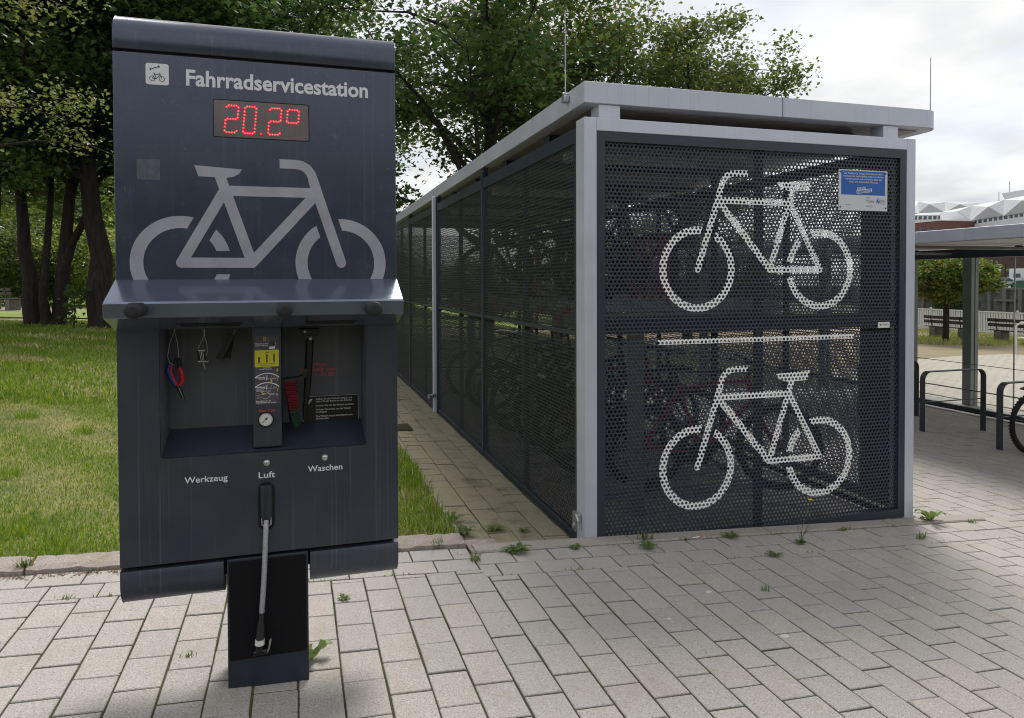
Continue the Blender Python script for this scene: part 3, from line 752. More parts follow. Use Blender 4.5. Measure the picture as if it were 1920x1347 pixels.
b = MB(); b.box(SX0, SX1, SY, SY+.018, 1.47, 2.299); up = b.build('upper_panel', MT['station_upper'], st, bevel=.0025, seg=2)
b = MB(); b.box(SX0+.006, SX1-.006, SY+.0185, SY+.285, .495, 2.295)
# housing is hollow behind the recess: build it as frame blocks
b = MB(); b.box(SX0+.004, SX1-.004, SY+.0185, SY+.285, 1.345, 2.292); b.box(SX0+.004, SX1-.004, SY+.24, SY+.285, .55, 1.344)
b.box(SX0+.004, -.480, SY+.0185, SY+.239, .50, 1.344); b.box(.262, SX1-.004, SY+.0185, SY+.239, .50, 1.344); b.box(-.479, .261, SY+.0185, SY+.239, .50, .855)
b.build('housing', MT['station'], st)
RX0, RX1, RZ0 = -.469, .251, .868
V, Fc = region([[(SX0, .4935), (SX1, .4935), (SX1, 1.352), (SX0, 1.352)]], [rrect(RX0, RX1, RZ0, 1.5, .012, 5)]+[[(-.1355, .70), (-.0935, .70), (-.0935, .584), (-.1355, .584)]])
lp = decal('lower_panel', V, Fc, MT['station'], st, SY, depth=.016)
# recess lining: back, cheeks and a floor that falls towards the front
YB = SY+.215
b = MB(); b.quad((RX0, YB, .92), (RX1, YB, .92), (RX1, YB, 1.345), (RX0, YB, 1.345)); rb = b.build('recess_back', MT['recess'], st)
b = MB(); b.quad((RX0, SY+.0165, .8685), (RX1, SY+.0165, .8685), (RX1, YB, .932), (RX0, YB, .932)); b.build('recess_floor', MT['station_upper'], st)
b = MB()
for X in (RX0, RX1):
    b = MB(); b.quad((X, SY+.0165, .868), (X, YB, .932), (X, YB, 1.345), (X, SY+.0165, 1.345)); b.build('recess_cheek', MT['recess'], st)
# projecting shelf
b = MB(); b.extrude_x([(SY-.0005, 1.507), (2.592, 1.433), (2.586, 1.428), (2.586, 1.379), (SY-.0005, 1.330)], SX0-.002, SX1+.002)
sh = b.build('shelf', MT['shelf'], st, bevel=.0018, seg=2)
b = MB()
for xa, xb in ((-.40, -.185), (.03, .215)):
    yz = lambda t: (2.586+(SY-2.586)*t, 1.379-.049*t-.0012)
    (y0, z0), (y1, z1) = yz(.52), yz(.78)
    b = MB(); b.poly([(xa, y0, z0), (xb, y0, z0), (xb-.012, y1, z1), (xa+.012, y1, z1)])
    b.build('grip_slot', MT['groove'], sh)
for px, py in ((250, 583), (534, 582), (702, 580)):
    p = onY(px, py, 2.485)
    b = MB(); X, z = p[0], p[2]
    b.lathe([(.0235, -.10), (.0235, -.004), (.0265, -.003), (.0265, .012), (.024, .0165), (.012, .018)], (X, 2.485, z), 'y', 28)
    b.build('hanging_peg', MT['rubber'], st)
# lower covers either side of the foot
r = .085
prof = arc(SY+r, .43, r, 180, 262, 12)+[(SY+.2, .348), (SY+.2, .478), (SY, .478)]
for xa, xb in ((SX0, -.2635), (.0385, SX1)):
    b = MB(); b.extrude_x(prof, xa, xb, True); b.build('lower_cover', MT['station'], st, bevel=.002, seg=1)
b = MB(); b.box(SX0+.02, SX1-.02, SY+.03, SY+.17, .42, .4933); b.build('cover_joint', MT['groove'], st)
# foot
b = MB(); b.box(-.253, .0315, 2.752, 2.93, -.012, .4835); ft = b.build('foot', MT['foot'], st, bevel=.003)
V, Fc = region([rrect(-.2455, .0235, .111, .4735, .008)]); decal('foot_mat', V, Fc, MT['mat'], ft, 2.7495, depth=.002)
# column between the two bays
b = MB(); b.box(-.159, -.058, 2.781, YB-.001, .880, 1.344); colm = b.build('column', MT['station'], st, bevel=.004)
YC = 2.7795
V, Fc = region([rrect(-.1515, -.0655, 1.039, 1.297, .004)]); sk = decal('instruction_sticker', V, Fc, MT['sticker'], colm, YC, depth=.001)
V, Fc = region([[(-.1512, 1.180), (-.0658, 1.182), (-.0658, 1.244), (-.1512, 1.243)]]); decal('yellow_field', V, Fc, MT['yellow'], sk, YC-.0004)
inc = []
for zc, a in ((1.128, 0), (1.093, 0)):
    R = .062; cx, cz = -.1085, zc-.010
    for k in range(12):
        a0, a1 = math.radians(48+84*k/12), math.radians(48+84*(k+1)/12)
        inc.append([(cx+R*math.cos(a0), cz-.025+R*math.sin(a0)), (cx+(R+.0035)*math.cos(a0), cz-.025+(R+.0035)*math.sin(a0)), (cx+(R+.0035)*math.cos(a1), cz-.025+(R+.0035)*math.sin(a1)), (cx+R*math.cos(a1), cz-.025+R*math.sin(a1))])
    for q in (-.034, -.024, -.012, .002, .016, .026, .035):
        inc.append(stroke((cx+q, zc+.0235-abs(q)*.28), (cx+q*.78, zc+.006), .0007))
    inc.append(stroke((-.146, zc+.013), (-.115, zc+.012), .003)); inc.append(stroke((-.112, zc+.020), (-.111, zc+.003), .0022))
inc += polyline([(-.146, 1.076), (-.120, 1.078), (-.104, 1.0865), (-.1015, 1.0845), (-.107, 1.0795), (-.085, 1.080), (-.083, 1.0785), (-.085, 1.0765), (-.100, 1.076), (-.097, 1.0735), (-.101, 1.070), (-.105, 1.066), (-.112, 1.062), (-.127, 1.066), (-.146, 1.066)], .0011)
inc.append(stroke((-.1505, 1.0995), (-.0665, 1.1005), .0007))
inc += [ngon(-.074, 1.0765, .0042, 14)]
inc += [stroke((-.081, 1.253), (-.0765, 1.270), .0015), [(-.100, 1.2475), (-.080, 1.2475), (-.079, 1.256), (-.099, 1.256)]]
V, Fc = region(inc, [ngon(-.074, 1.0765, .0030, 14)]); decal('drawing', V, Fc, MT['white_print'], sk, YC-.0006, kind='stuff')
inc = [stroke((-.136, 1.197), (-.1355, 1.218), .006), stroke((-.1085, 1.197), (-.108, 1.228), .005), stroke((-.083, 1.199), (-.083, 1.225), .0055), stroke((-.083, 1.223), (-.083, 1.232), .003)]
inc += polyline([(-.1155, 1.230), (-.108, 1.2345), (-.1005, 1.231)], .0022); inc += [ngon(-.136, 1.2375, .0012), ngon(-.108, 1.2395, .0012), ngon(-.083, 1.2385, .0012)]
inc += [[(-.104, 1.262), (-.093, 1.275), (-.080, 1.275), (-.077, 1.262)]]
V, Fc = region(inc); decal('valve_drawing', V, Fc, MT['ink'], sk, YC-.0007, kind='stuff')
inc = [stroke((-.0935, 1.118), (-.0935, 1.129), .0042), [(-.097, 1.128), (-.0935, 1.1345), (-.090, 1.128)]]+polyline([(-.129, 1.090), (-.125, 1.083), (-.118, 1.080), (-.113, 1.080)], .0034)
V, Fc = region(inc); decal('arrow', V, Fc, MT['yellow'], sk, YC-.0008, kind='stuff')
V, Fc = region([ngon(-.116, 1.288, .0042, 16), ngon(-.116, 1.280, .0042, 16), stroke((-.112, 1.288), (-.101, 1.288), .0008), stroke((-.112, 1.280), (-.101, 1.280), .0008)], [ngon(-.116, 1.288, .0029, 16), ngon(-.116, 1.280, .0029, 16)])
decal('button_drawing', V, Fc, MT['yellow'], sk, YC-.0007)
def tx(*a, **k): return text(*a, **k)
for s_, z, xa, xb, c in (('W\u00e4hlen Sie die Seite,', 1.265, -.150, -.101, .0040), ('die zum Ventil passt', 1.2585, -.150, -.103, .0040), ('Aufsetzen', 1.1755, -.122, -.096, .0034), ('Sie das Ventil auf', 1.1705, -.135, -.092, .0034),
                         ('Aktivieren Sie die Spannung', 1.1340, -.137, -.080, .0034), ('DR\u00dcCKEN', 1.094, -.147, -.121, .0034), ('Zur Vorgabe der Luft', 1.0890, -.147, -.096, .0038), ('Kontrollieren Sie den', 1.0520, -.147, -.095, .0040), ('Reifendruck an der Anzeige', 1.0460, -.147, -.077, .0040)):
    tx(s_, xa, xb, z, c, YC-.0008, MT['white_print'], sk, bold=.02)
for s_, z in (('1', 1.163), ('2', 1.129), ('3', 1.088)): tx(s_, -.0745, -.0695, z, .009, YC-.0009, MT['yellow'], sk, bold=.02)
tx('Passendes Sie die Einheit', -.141, -.076, 1.191, .0032, YC-.0009, MT['ink'], sk); tx('die Luftmenge zu Nutzen', -.131, -.087, 1.1855, .0032, YC-.0009, MT['ink'], sk)
tx('Max. 3 bar', -.1365, -.0790, 1.0125, .0105, YC, MT['orange'], colm, bold=.0)
b = MB(); gx, gz_ = onY(498.5, 787, 2.775)[[0, 2]]
b.lathe([(.0285, -.006), (.0285, .004), (.0262, .008), (.0245, .008), (.0235, .004)], (gx, 2.779, gz_), 'y', 32); ga = b.build('pressure_gauge', MT['black'], colm)
b = MB(); b.lathe([(.0238, 0), (.0238, .0045)], (gx, 2.779, gz_), 'y', 32); b.build('dial', MT['dial'], ga)
inc = [stroke((gx-.0125, gz_-.0115), (gx+.0075, gz_+.0085), .0022), ngon(gx+.002, gz_+.003, .004, 12)]
for k in range(19):
    a = math.radians(225-270*k/18); ra = .0195 if k % 3 else .0175
    inc.append(stroke((gx+ra*math.cos(a), gz_+ra*math.sin(a)), (gx+.0215*math.cos(a), gz_+.0215*math.sin(a)), .0007))
V, Fc = region(inc); decal('needle', V, Fc, MT['ink'], ga, 2.7735)
tx('bar', gx-.003, gx+.003, gz_-.011, .0025, 2.7735, MT['ink'], ga)
# right bay print
for s_, px0, px1, py in (('Wasser', 587, 616, 689), ('abgestellt vom', 563, 631, 699), ('01.11.-01.05.', 571, 628, 709)):
    p0 = onY(px0, py-2, YB-.001); p1 = onY(px1, py-4, YB-.001)
    tx(s_, p0[0], p1[0], (p0[2]+p1[2])/2, .0155, YB-.001, MT['orange'], rb, bold=.0)
a0, a1 = onY(567, 742, YB), onY(673, 787, YB)
V, Fc = region([rrect(a0[0], a1[0], a1[2], a1[2]+.108, .006)]); ws = decal('water_sign', V, Fc, MT['black_sign'], rb, YB-.0016, depth=.001)
o_ = rrect(a0[0]+.002, a1[0]-.002, a1[2]+.002, a1[2]+.106, .005); i_ = rrect(a0[0]+.0034, a1[0]-.0034, a1[2]+.0034, a1[2]+.1046, .004)
V, Fc = region([o_], [i_]); decal('border', V, Fc, MT['white_print'], ws, YB-.0021)
xs0 = a0[0]+.052; zt = a1[2]+.108
for i, (s_, dz, wd) in enumerate((('Ziehen Sie den Schlauch heraus und', .017, .142), ('halten Sie die B\u00fcrste an das Fahrrad', .027, .142), ('Dr\u00fccken Sie, um das Wasser zu starten', .044, .152), ('Dr\u00fccken Sie erneut, um das Wasser', .060, .139), ('zu stoppen', .070, .043), ('Das Wasser stoppt automatisch nach', .087, .145), ('20 Sekunden', .097, .051))):
    tx(s_, xs0, xs0+wd, zt-dz, .0066, YB-.0022, MT['white_print'], ws, bold=.02)
V, Fc = region([[(xs0-.033, zt-.030), (xs0-.024, zt-.014), (xs0-.012, zt-.011), (xs0-.027, zt-.034)]]); decal('brush_icon', V, Fc, MT['white_print'], ws, YB-.0023)
# lettering and buttons of the lower panel
for s_, px0, px1, py in (('Werkzeug', 346, 427, 906), ('Luft', 485, 516, 896), ('Waschen', 577, 642, 884)):
    p0, p1 = onY(px0, py, SY), onY(px1, py-(3 if s_ != 'Luft' else 1), SY)
    tx(s_, p0[0], p1[0], p0[2]-.002 if s_ != 'Luft' else p0[2]-.002, .0215, SY-.0006, MT['white_print'], lp, bold=.011)
for px, py in ((500, 868), (609, 858)):
    p = onY(px, py, SY); b = MB(); b.lathe([(.0118, -.001), (.0118, .002), (.0095, .0045), (.0085, .003), (.0078, .003), (.006, .0055), (.002, .006)], (p[0], SY, p[2]), 'y', 24)
    b.build('push_button', MT['steel'], lp)
# air hose with its holder
gx = -.1145
V, Fc = region([rrect(gx-.029, gx+.029, .577, .757, .0285, 8)], [rrect(gx-.0225, gx+.0225, .583, .751, .0222, 8)]); hh = decal('hose_holder', V, Fc, MT['black'], st, SY-.003, depth=.004)
b = MB(); n = 10
for k in range(1): b.lathe([(.004, -.0), (.016, .004), (.0225, .012), (.0225, .125), (.021, .131)][::-1], (gx, SY-.002, .617), 'z', 24)
b.build('hose_sleeve', MT['foot'], hh)
b = MB()
for sx in (-.0165, .0165): b.tube([(gx+sx, SY-.012, .63), (gx+sx*.95, SY-.018, .603), (gx+sx*.45, SY-.014, .597)], .0022, 6)
b.build('wire_clip', MT['steel'], hh)
b = MB(); b.tube([(gx-.001, SY-.006, .622), (gx-.002, SY-.018, .592), (gx-.005, SY-.022, .52), (gx-.009, SY-.024, .43), (gx-.014, SY-.024, .35), (gx-.0195, SY-.023, .283)], .0098, 14); ho = b.build('air_hose', MT['braid'], st)
b = MB(); b.tube([(gx-.0195, SY-.023, .286), (gx-.021, SY-.023, .262), (gx-.0225, SY-.023, .243), (gx-.0265, SY-.024, .186)], [.0095, .008, .0115, .0145], 14)
for k in range(5): b.torus((gx-.0225-.0008*k, SY-.0235, .238-.011*k), .0122+.0006*k, .0022, 'z', 18, 6)
hd = b.build('nozzle_grip', MT['rubber'], ho)
b = MB(); b.tube([(gx-.0268, SY-.024, .184), (gx-.0278, SY-.024, .166)], .0172, 18); b.build('white_collar', MT['dial'], hd)
b = MB(); b.tube([(gx-.028, SY-.024, .168), (gx-.029, SY-.024, .140)], .0150, 14); b.tube([(gx-.048, SY-.024, .137), (gx-.004, SY-.025, .139)], .0105, 14); b.build('pump_head', MT['black'], hd)
b = MB(); b.tube([(gx-.003, SY-.030, .134), (gx+.004, SY-.034, .150), (gx+.012, SY-.034, .187)], [.0032, .0045, .0035], 8); b.tube([(gx-.049, SY-.026, .1275), (gx-.003, SY-.027, .1295)], .0014, 6); b.build('clamp_lever', MT['steel'], hd)

# print on the upper panel
YP = SY-.0007
def toP(px, py): p = onY(px, py, SY); return (p[0], p[2])
p0, p1 = toP(349, 159), toP(690, 184)
tx('Fahrradservicestation', p0[0], p1[0], 2.1975, .0535, YP, MT['white_print'], up, bold=.026)
V, Fc = region([rrect(-.4985, -.4245, 2.191, 2.2655, .008)]); ic = decal('icon_plate', V, Fc, MT['white_print'], up, YP)
t_, r_, c_ = pictogram(.062, .06, .31); k = .0305; ox, oz = -.4775, 2.2125
f_ = lambda p: (ox+p[0]*k, oz+p[1]*k)
tl = lambda L: [[f_(p) for p in q] for q in L]
wr = [stroke((-.482, 2.2445), (-.457, 2.2545), .0026), ngon(-.4835, 2.2438, .0036, 12), ngon(-.4555, 2.2551, .0036, 12)]
V, Fc = region(tl(t_)+tl(r_)+wr, [ngon(-.4865, 2.2427, .0022, 8), ngon(-.4523, 2.2565, .0022, 8)]); decal('icon', V, Fc, MT['ink'], ic, YP-.0005)
cL, cR = toP(340.5, 492.5), toP(640, 494); wb = cR[0]-cL[0]; zc = (cL[1]+cR[1])/2
t_, r_, c_ = pictogram(.066, .078, .300)
tl = lambda L: [[(cL[0]+p[0]*wb, zc+p[1]*wb) for p in q] for q in L]
V, Fc = region(tl(t_), [[(-2, 0), (2, 0), (2, 1.506), (-2, 1.506)]], tl(r_), tl(c_)); decal('bicycle_symbol', V, Fc, MT['symbol'], up, YP)
V, Fc = region([rrect(*toP(256, 300)[:1], toP(300, 300)[0], toP(300, 338)[1], toP(300, 300)[1], .002)]); decal('sticker_residue', V, Fc, MT['patch'], up, YP)
# temperature display
DX0, DX1, DZ0, DZ1 = -.279, .048, 2.0215, 2.1525
V, Fc = region([rrect(DX0-.003, DX1+.003, DZ0-.003, DZ1+.003, .008)], [rrect(DX0, DX1, DZ0, DZ1, .006)]); fr = decal('display_frame', V, Fc, MT['groove'], up, SY-.0009)
V, Fc = region([rrect(DX0, DX1, DZ0, DZ1, .006)]); ds = decal('display_face', V, Fc, MT['display'], up, SY-.0005)
sl = 320/1920*.0  # slant is handled per digit
def seg_dots(x, z, w, h, sk):
    """dot positions of the seven segments a..g and corner dots, lower-left corner x,z"""
    P = lambda u, v: (x+u*w+v*h*sk, z+v*h)
    S = {'a': [P(u, 1) for u in (.17, .39, .61, .83)], 'd': [P(u, 0) for u in (.17, .39, .61, .83)], 'g': [P(u, .5) for u in (.17, .39, .61, .83)],
         'f': [P(0, v) for v in (.94, .81, .68, .555)], 'b': [P(1, v) for v in (.94, .81, .68, .555)], 'e': [P(0, v) for v in (.445, .32, .19, .06)], 'c': [P(1, v) for v in (.445, .32, .19, .06)]}
    return S
DIG = {'2': 'abged', '0': 'abcdef', 'o': 'abfg'}
EXTRA = {'2': ['f0', 'c3']}
pz0, pz1 = toP(440, 250)[1], toP(440, 198)[1]
dots_on = []; dots_off = []
for ch, px in (('2', 421), ('0', 455), ('2', 502.5), ('o', 537)):
    pxs = {421: (421, 441.5, 248, 197.5), 455: (455.5, 475, 250, 200), 502.5: (502.5, 522, 252.5, 203), 537: (535.5, 555, 255, 206)}[px]
    bl = toP(pxs[0], pxs[2]); br_ = toP(pxs[1]+2, pxs[2]); tl_ = toP(pxs[0], pxs[3])
    w, h = br_[0]-bl[0], tl_[1]-bl[1]
    S = seg_dots(bl[0], bl[1], w, h, .0085/h*1.0)
    on = []
    for s_, L in S.items():
        for i, d in enumerate(L):
            lit = s_ in DIG[ch] or (s_+str(i)) in EXTRA.get(ch, [])
            if ch == '2' and s_ == 'e' and i == 0: lit = True
            (on if lit else dots_off).append(d)
    b = MB(); b2 = MB()
    for d in on:
        b.lathe([(.0036, -.0006), (.0036, .0008), (.0022, .0018), (.0008, .002)], (d[0], SY-.0007, d[1]), 'y', 10); b2.lathe([(.0016, 0), (.0008, .0026)], (d[0], SY-.0007, d[1]), 'y', 6)
    dg = b.build('led_digit', MT['led'], ds); b2.build('led_core', MT['led_core'], dg)
d = toP(489.5, 251.5); b = MB(); b.lathe([(.0036, -.0006), (.0036, .0008), (.0008, .002)], (d[0], SY-.0007, d[1]), 'y', 10); b.build('led_point', MT['led'], ds)
dots_off += [toP(493.5, 211.5), toP(492.5, 217.5), toP(490.5, 236)]
b = MB()
for d in dots_off: b.lathe([(.0012, -.0006), (.0008, .001)], (d[0], SY-.0007, d[1]), 'y', 6)
b.build('unlit_led', MT['led_off'], ds, kind='stuff')

# ---- things hanging in the bays
YH = SY+.12
def hang(px, py, Y=YH): return Vector(onY(px, py, Y))
pl = thing('pliers', 'red and blue handled pliers hanging on a wire loop in the left bay', 'pliers', hang(330, 690))
b = MB(); t0 = hang(327, 621)
b.tube([t0, hang(318, 645), hang(314, 668), hang(318, 681), hang(326, 684)], .0016, 6); b.tube([t0, hang(333, 645), hang(335, 668), hang(334, 678)], .0016, 6); b.tube([t0+Vector((0, 0, .02)), t0], .0028, 8)
b.build('wire_loop', MT['galv'], pl)
b = MB(); b.tube([hang(317, 684), hang(314, 694), hang(319, 708), hang(326, 720), hang(331, 726)], [.007, .0095, .0095, .0085, .006], 10); h1 = b.build('handle', MT['plier_blue'], pl)
b = MB(); b.tube([hang(321, 685), hang(319.5, 698), hang(325, 712), hang(333, 725)], [.0045, .006, .0058, .006], 10); b.build('handle_grip', MT['plier_red'], h1)
b = MB(); b.tube([hang(336, 690), hang(340.5, 700), hang(342, 713), hang(335, 724)], [.0085, .0095, .0095, .007], 10); b.build('handle', MT['plier_red'], pl)
b = MB(); b.tube([hang(327, 683), hang(329, 674), hang(334, 673), hang(337, 681), hang(336, 691)], [.005, .006, .0065, .0075, .008], 8); b.build('spring_guard', MT['rubber'], pl)
b = MB(); b.tube([hang(333, 723), hang(337, 731), hang(343, 745), hang(347, 753)], [.009, .0085, .0055, .0018], 8); b.build('jaws', MT['foot'], pl)
b = MB(); b.tube([hang(335, 727, YH-.008), hang(340, 739, YH-.007), hang(345.5, 751, YH-.003)], [.0012, .0016, .001], 6); b.build('cutting_edge', MT['steel'], pl)
mt_ = thing('multi_tool', 'folding multi tool with steel bits hanging second from left in the left bay', 'multi tool', hang(379, 665))
b = MB(); t0 = hang(383, 630)
b.tube([hang(383, 618), t0], .005, 8); b.tube([t0, hang(374, 648), hang(369.5, 660), hang(372, 669)], .0016, 6); b.tube([t0, hang(388, 645), hang(389, 660), hang(386, 668)], .0016, 6); b.build('wire_loop', MT['galv'], mt_)
b = MB()
for p, q in (((370, 656), (374, 677)), ((382, 656), (386, 679)), ((373, 657), (378, 679))): b.flatbar([hang(*p), hang(*q)], .006, .007, (0, 1, 0))
b.build('side_plate', MT['black'], mt_)
b = MB()
for k in range(4): b.lathe([(.0035, -.003), (.0035, .003)], hang(373+3.4*k, 657.5, YH-.008), 'x', 10)
for k in range(5): b.lathe([(.0035, -.003), (.0035, .003)], hang(373+4.0*k, 678, YH-.008), 'x', 10)
for k in range(3): b.tube([hang(374+3*k, 659, YH-.005), hang(377+3*k, 677, YH-.005)], .0018, 6)
b.tube([hang(381, 681), hang(385, 692)], [.003, .002], 6); b.build('bits', MT['steel'], mt_)
tl_ = thing('tyre_levers', 'pair of black plastic tyre levers hanging on a cord third in the left bay', 'tyre levers', hang(424, 655))
b = MB(); b.flatbar([hang(433, 627), hang(427, 643), hang(419, 658), hang(411, 674)], .010, .026, (.2, 1, 0)); b.build('lever', MT['black'], tl_)
b = MB(); b.flatbar([hang(432, 632, YH+.02), hang(430, 648, YH+.02), hang(426, 672, YH+.02)], .010, .022, (.2, 1, 0)); b.build('lever', MT['rubber'], tl_)
b = MB(); b.tube([hang(441, 618), hang(439, 626), hang(435, 632)], .002, 6); b.build('cord', MT['galv'], tl_)
br = thing('wash_brush', 'black angled wash brush with red and green bristles hanging in the right bay', 'brush', hang(575, 700))
b = MB(); yb = SY+.10; H = lambda x, y: hang(x, y, yb)
c = H(580, 622); b.cbox((c.x, c.y, c.z), (.078, .05, .027)); b.cbox((c.x+.002, c.y, c.z-.016), (.066, .042, .008)); b.build('hinge_block', MT['black'], br, bevel=.003)
b = MB(); b.lathe([(.0055, 0), (.0045, .003), (.001, .0035)], (H(571, 621).x, yb-.025, H(571, 621).z), 'y', 12); b.lathe([(.010, -.006), (.010, .004)], H(582, 635), 'z', 14); b.build('screw', MT['steel'], br)
b = MB(); b.tube([H(581, 637), H(580, 660), H(578.5, 690), H(576.5, 720), H(573, 760), H(570, 787)], [.0155, .015, .0145, .0135, .010, .005], 14); b.build('handle', MT['black'], br)
b = MB(); b.flatbar([H(574, 690), H(571, 704), H(562, 709), H(548, 711), H(531, 713)], .05, .013, (0, 1, 0)); b.build('brush_back', MT['rubber'], br)
def bristle(name, p0, p1, q0, q1, nn, m):
    b = MB(); r = random.Random(3)
    for i in range(nn):
        u = (i+.5)/nn; A = (H(*p0)*(1-u)+H(*p1)*u); B = (H(*q0)*(1-u)+H(*q1)*u)
        for k in range(7):
            dy = (k-3)*.0075; A2 = A+Vector((0, dy, r.uniform(-.002, .002))); B2 = B+Vector((r.uniform(-.006, .006), dy*1.2, r.uniform(-.006, .006)))
            b.tube([A2, (A2+B2)/2+Vector((0, 0, .002)), B2], [.0022, .002, .0011], 4, smooth=False)
    b.build(name, m, br)
bristle('red_bristles', (532, 714), (543, 768), (554, 713), (559, 765), 21, MT['bristle_red'])
bristle('green_bristles', (543, 770), (553, 804), (559, 767), (561, 790), 12, MT['bristle_green'])
b = MB(); b.tube([H(540, 712), H(543, 745), H(549, 790)], .012, 8); b.build('bristle_core', MT['black'], br)
# ------------------------------------------------------------------ perforated sheet
def perf_mesh(name, W, Hh, pitch, hole, thick, m, ns=12):
    """hexagonally perforated sheet in the x-z plane, front face at y=0 looking to -y, from (0,0) to about (W,H)"""
    rowh = pitch*math.sqrt(3)/2; nx = int(W/pitch); nz = int(Hh/rowh)
    step = 2*PI/ns; th = np.arange(ns)*step
    dev = (th+PI/6) % (PI/3)-PI/6
    ro = pitch/2/np.cos(dev); ri = np.full(ns, hole/2)
    cx = []; cz = []
    for j in range(nz):
        n = nx if j % 2 == 0 else nx-1
        cx.append((np.arange(n)+.5+(.5 if j % 2 else 0))*pitch); cz.append(np.full(n, (j+.577)*rowh))
    cx = np.concatenate(cx); cz = np.concatenate(cz); n = len(cx)
    out = np.stack([cx[:, None]+ro*np.cos(th), np.zeros((n, ns)), cz[:, None]+ro*np.sin(th)], 2)
    inn = np.stack([cx[:, None]+ri*np.cos(th), np.zeros((n, ns)), cz[:, None]+ri*np.sin(th)], 2)
    bk = inn.copy(); bk[:, :, 1] = thick
    V = np.concatenate([out, inn, bk], 1).reshape(-1, 3)
    base = np.arange(n)[:, None]*3*ns; k = np.arange(ns); k2 = (k+1) % ns
    q1 = np.stack([k, k2, ns+k2, ns+k], 1); q2 = np.stack([ns+k, ns+k2, 2*ns+k2, 2*ns+k], 1)
    Q = np.concatenate([(base[:, None]+q1[None]).reshape(-1, 4), (base[:, None]+q2[None]).reshape(-1, 4)])
    # V index offsets: base has shape (n,1); rebuild properly
    Q = np.concatenate([(base.reshape(-1, 1, 1)+q1.reshape(1, ns, 4)).reshape(-1, 4), (base.reshape(-1, 1, 1)+q2.reshape(1, ns, 4)).reshape(-1, 4)])
    return np_mesh(name, V, Q, None, m), np.stack([cx, cz], 1)

# ------------------------------------------------------------------ bicycle shelter
HX0, HX1, HY, HT = 1.681, 4.225, 4.0, 2.491
HY2 = 13.32
sh_ = thing('bicycle_shelter', 'large dark perforated-metal bicycle garage with white bicycle symbols and grey roof', 'bicycle garage', (2.95, 8.5, -.16))
b = MB()
b.box(HX0, HX0+.0805, HY, HY+.14, -.32, HT); b.box(HX1-.0775, HX1, HY, HY+.14, -.32, HT); b.box(HX0+.0806, HX1-.0776, HY+.0005, HY+.14, 2.411, HT-.0005)
b.build('portal_frame', MT['silver'], sh_, bevel=.004)
FX0, FX1 = HX0+.0815, HX1-.0785
V, Fc = region([[(FX0, -.202), (FX1, -.202), (FX1, 2.410), (FX0, 2.410)]], [[(1.818, -.145), (4.092, -.145), (4.092, 2.350), (1.818, 2.350)]])
df = decal('door_frame', V, Fc, MT['dark'], sh_, HY+.004, depth=.045)
PITCH_H = .02855; HOLE = .0186; YS = HY+.018
ox, oz = 1.806, -.155
lo, cen_lo = perf_mesh('front_panel', 2.30, 1.302, PITCH_H, HOLE, .002, MT['perf'])
o_lo = link('front_panel', lo, sh_); o_lo.location = Vector((ox, YS, oz))-sh_.location
oz2 = 1.150
hi, cen_hi = perf_mesh('front_panel', 2.30, 1.215, PITCH_H, HOLE, .002, MT['perf'])
o_hi = link('front_panel', hi, sh_); o_hi.location = Vector((ox, YS, oz2))-sh_.location
b = MB(); b.box(1.80, 4.11, YS+.012, YS+.05, 1.160, 1.262); b.build('cross_rail', MT['dark'], sh_, bevel=.003)
for za, zb_ in ((-.15, 1.158), (1.264, 2.36)):
    b = MB(); b.box(2.922, 2.978, YS+.0125, YS+.045, za, zb_); b.build('centre_bar', MT['dark'], sh_, bevel=.003)
# white pictograms printed on the sheet (the holes go through)
WB = .951; RX = 3.424
for (zc, cen, ozz, par) in ((1.565, cen_hi, oz2, o_hi), (.281, cen_lo, oz, o_lo)):
    t_, r_, c_ = pictogram(.047, .053, .290)
    f_ = lambda p: (RX-p[0]*WB, zc+p[1]*WB)
    tl = lambda L: [[f_(p) for p in q][::-1] for q in L]
    C = cen+np.array([ox, ozz])
    sel = C[(C[:, 0] > 2.15) & (C[:, 0] < 3.76) & (C[:, 1] > zc-.31) & (C[:, 1] < zc+.68)]
    V, Fc = region(tl(t_), [ngon(x, z, HOLE/2+.0002, 12) for x, z in sel], tl(r_), tl(c_), eps=1e-6)
    decal('bicycle_symbol', V, Fc, MT['white_paint'], par, YS-.0006)
C = cen_lo+np.array([ox, oz]); sel = C[(C[:, 0] > 2.15) & (C[:, 0] < 3.76) & (C[:, 1] > 1.05) & (C[:, 1] < 1.15)]
V, Fc = region([[(2.187, 1.084), (3.712, 1.084), (3.712, 1.1165), (2.187, 1.1165)]], [ngon(x, z, HOLE/2+.0002, 12) for x, z in sel], eps=1e-6)
decal('white_stripe', V, Fc, MT['white_paint'], o_lo, YS-.0006)
# roof
def plan(x0, x1, y0, y1, r):
    return [(x0, y0)]+[(x1-r+r*math.sin(a), y0+r-r*math.cos(a)) for a in [PI/2*k/8 for k in range(9)]]+[(x1, y1), (x0, y1)]
def slab(pl, z0, z1, tilt, y0):
    n = len(pl); b = MB(); v = [(x, y, z0+tilt*(y-y0)) for x, y in pl]+[(x, y, z1+tilt*(y-y0)) for x, y in pl]
    b.add(v, [tuple(range(n-1, -1, -1)), tuple(range(n, 2*n))]+[(i, (i+1) % n, n+(i+1) % n, n+i) for i in range(n)])
    return b
rf = slab(plan(HX0-.002, 4.462, HY-.003, 13.5, .13), 2.576, 2.706, -.0072, HY).build('roof', MT['silver_fascia'], sh_, bevel=.004)
slab(plan(HX0+.09, 4.427-.09, HY+.09, 13.4, .03), 2.5705, 2.5752, -.0072, HY).build('soffit', MT['soffit'], rf)
b = MB()
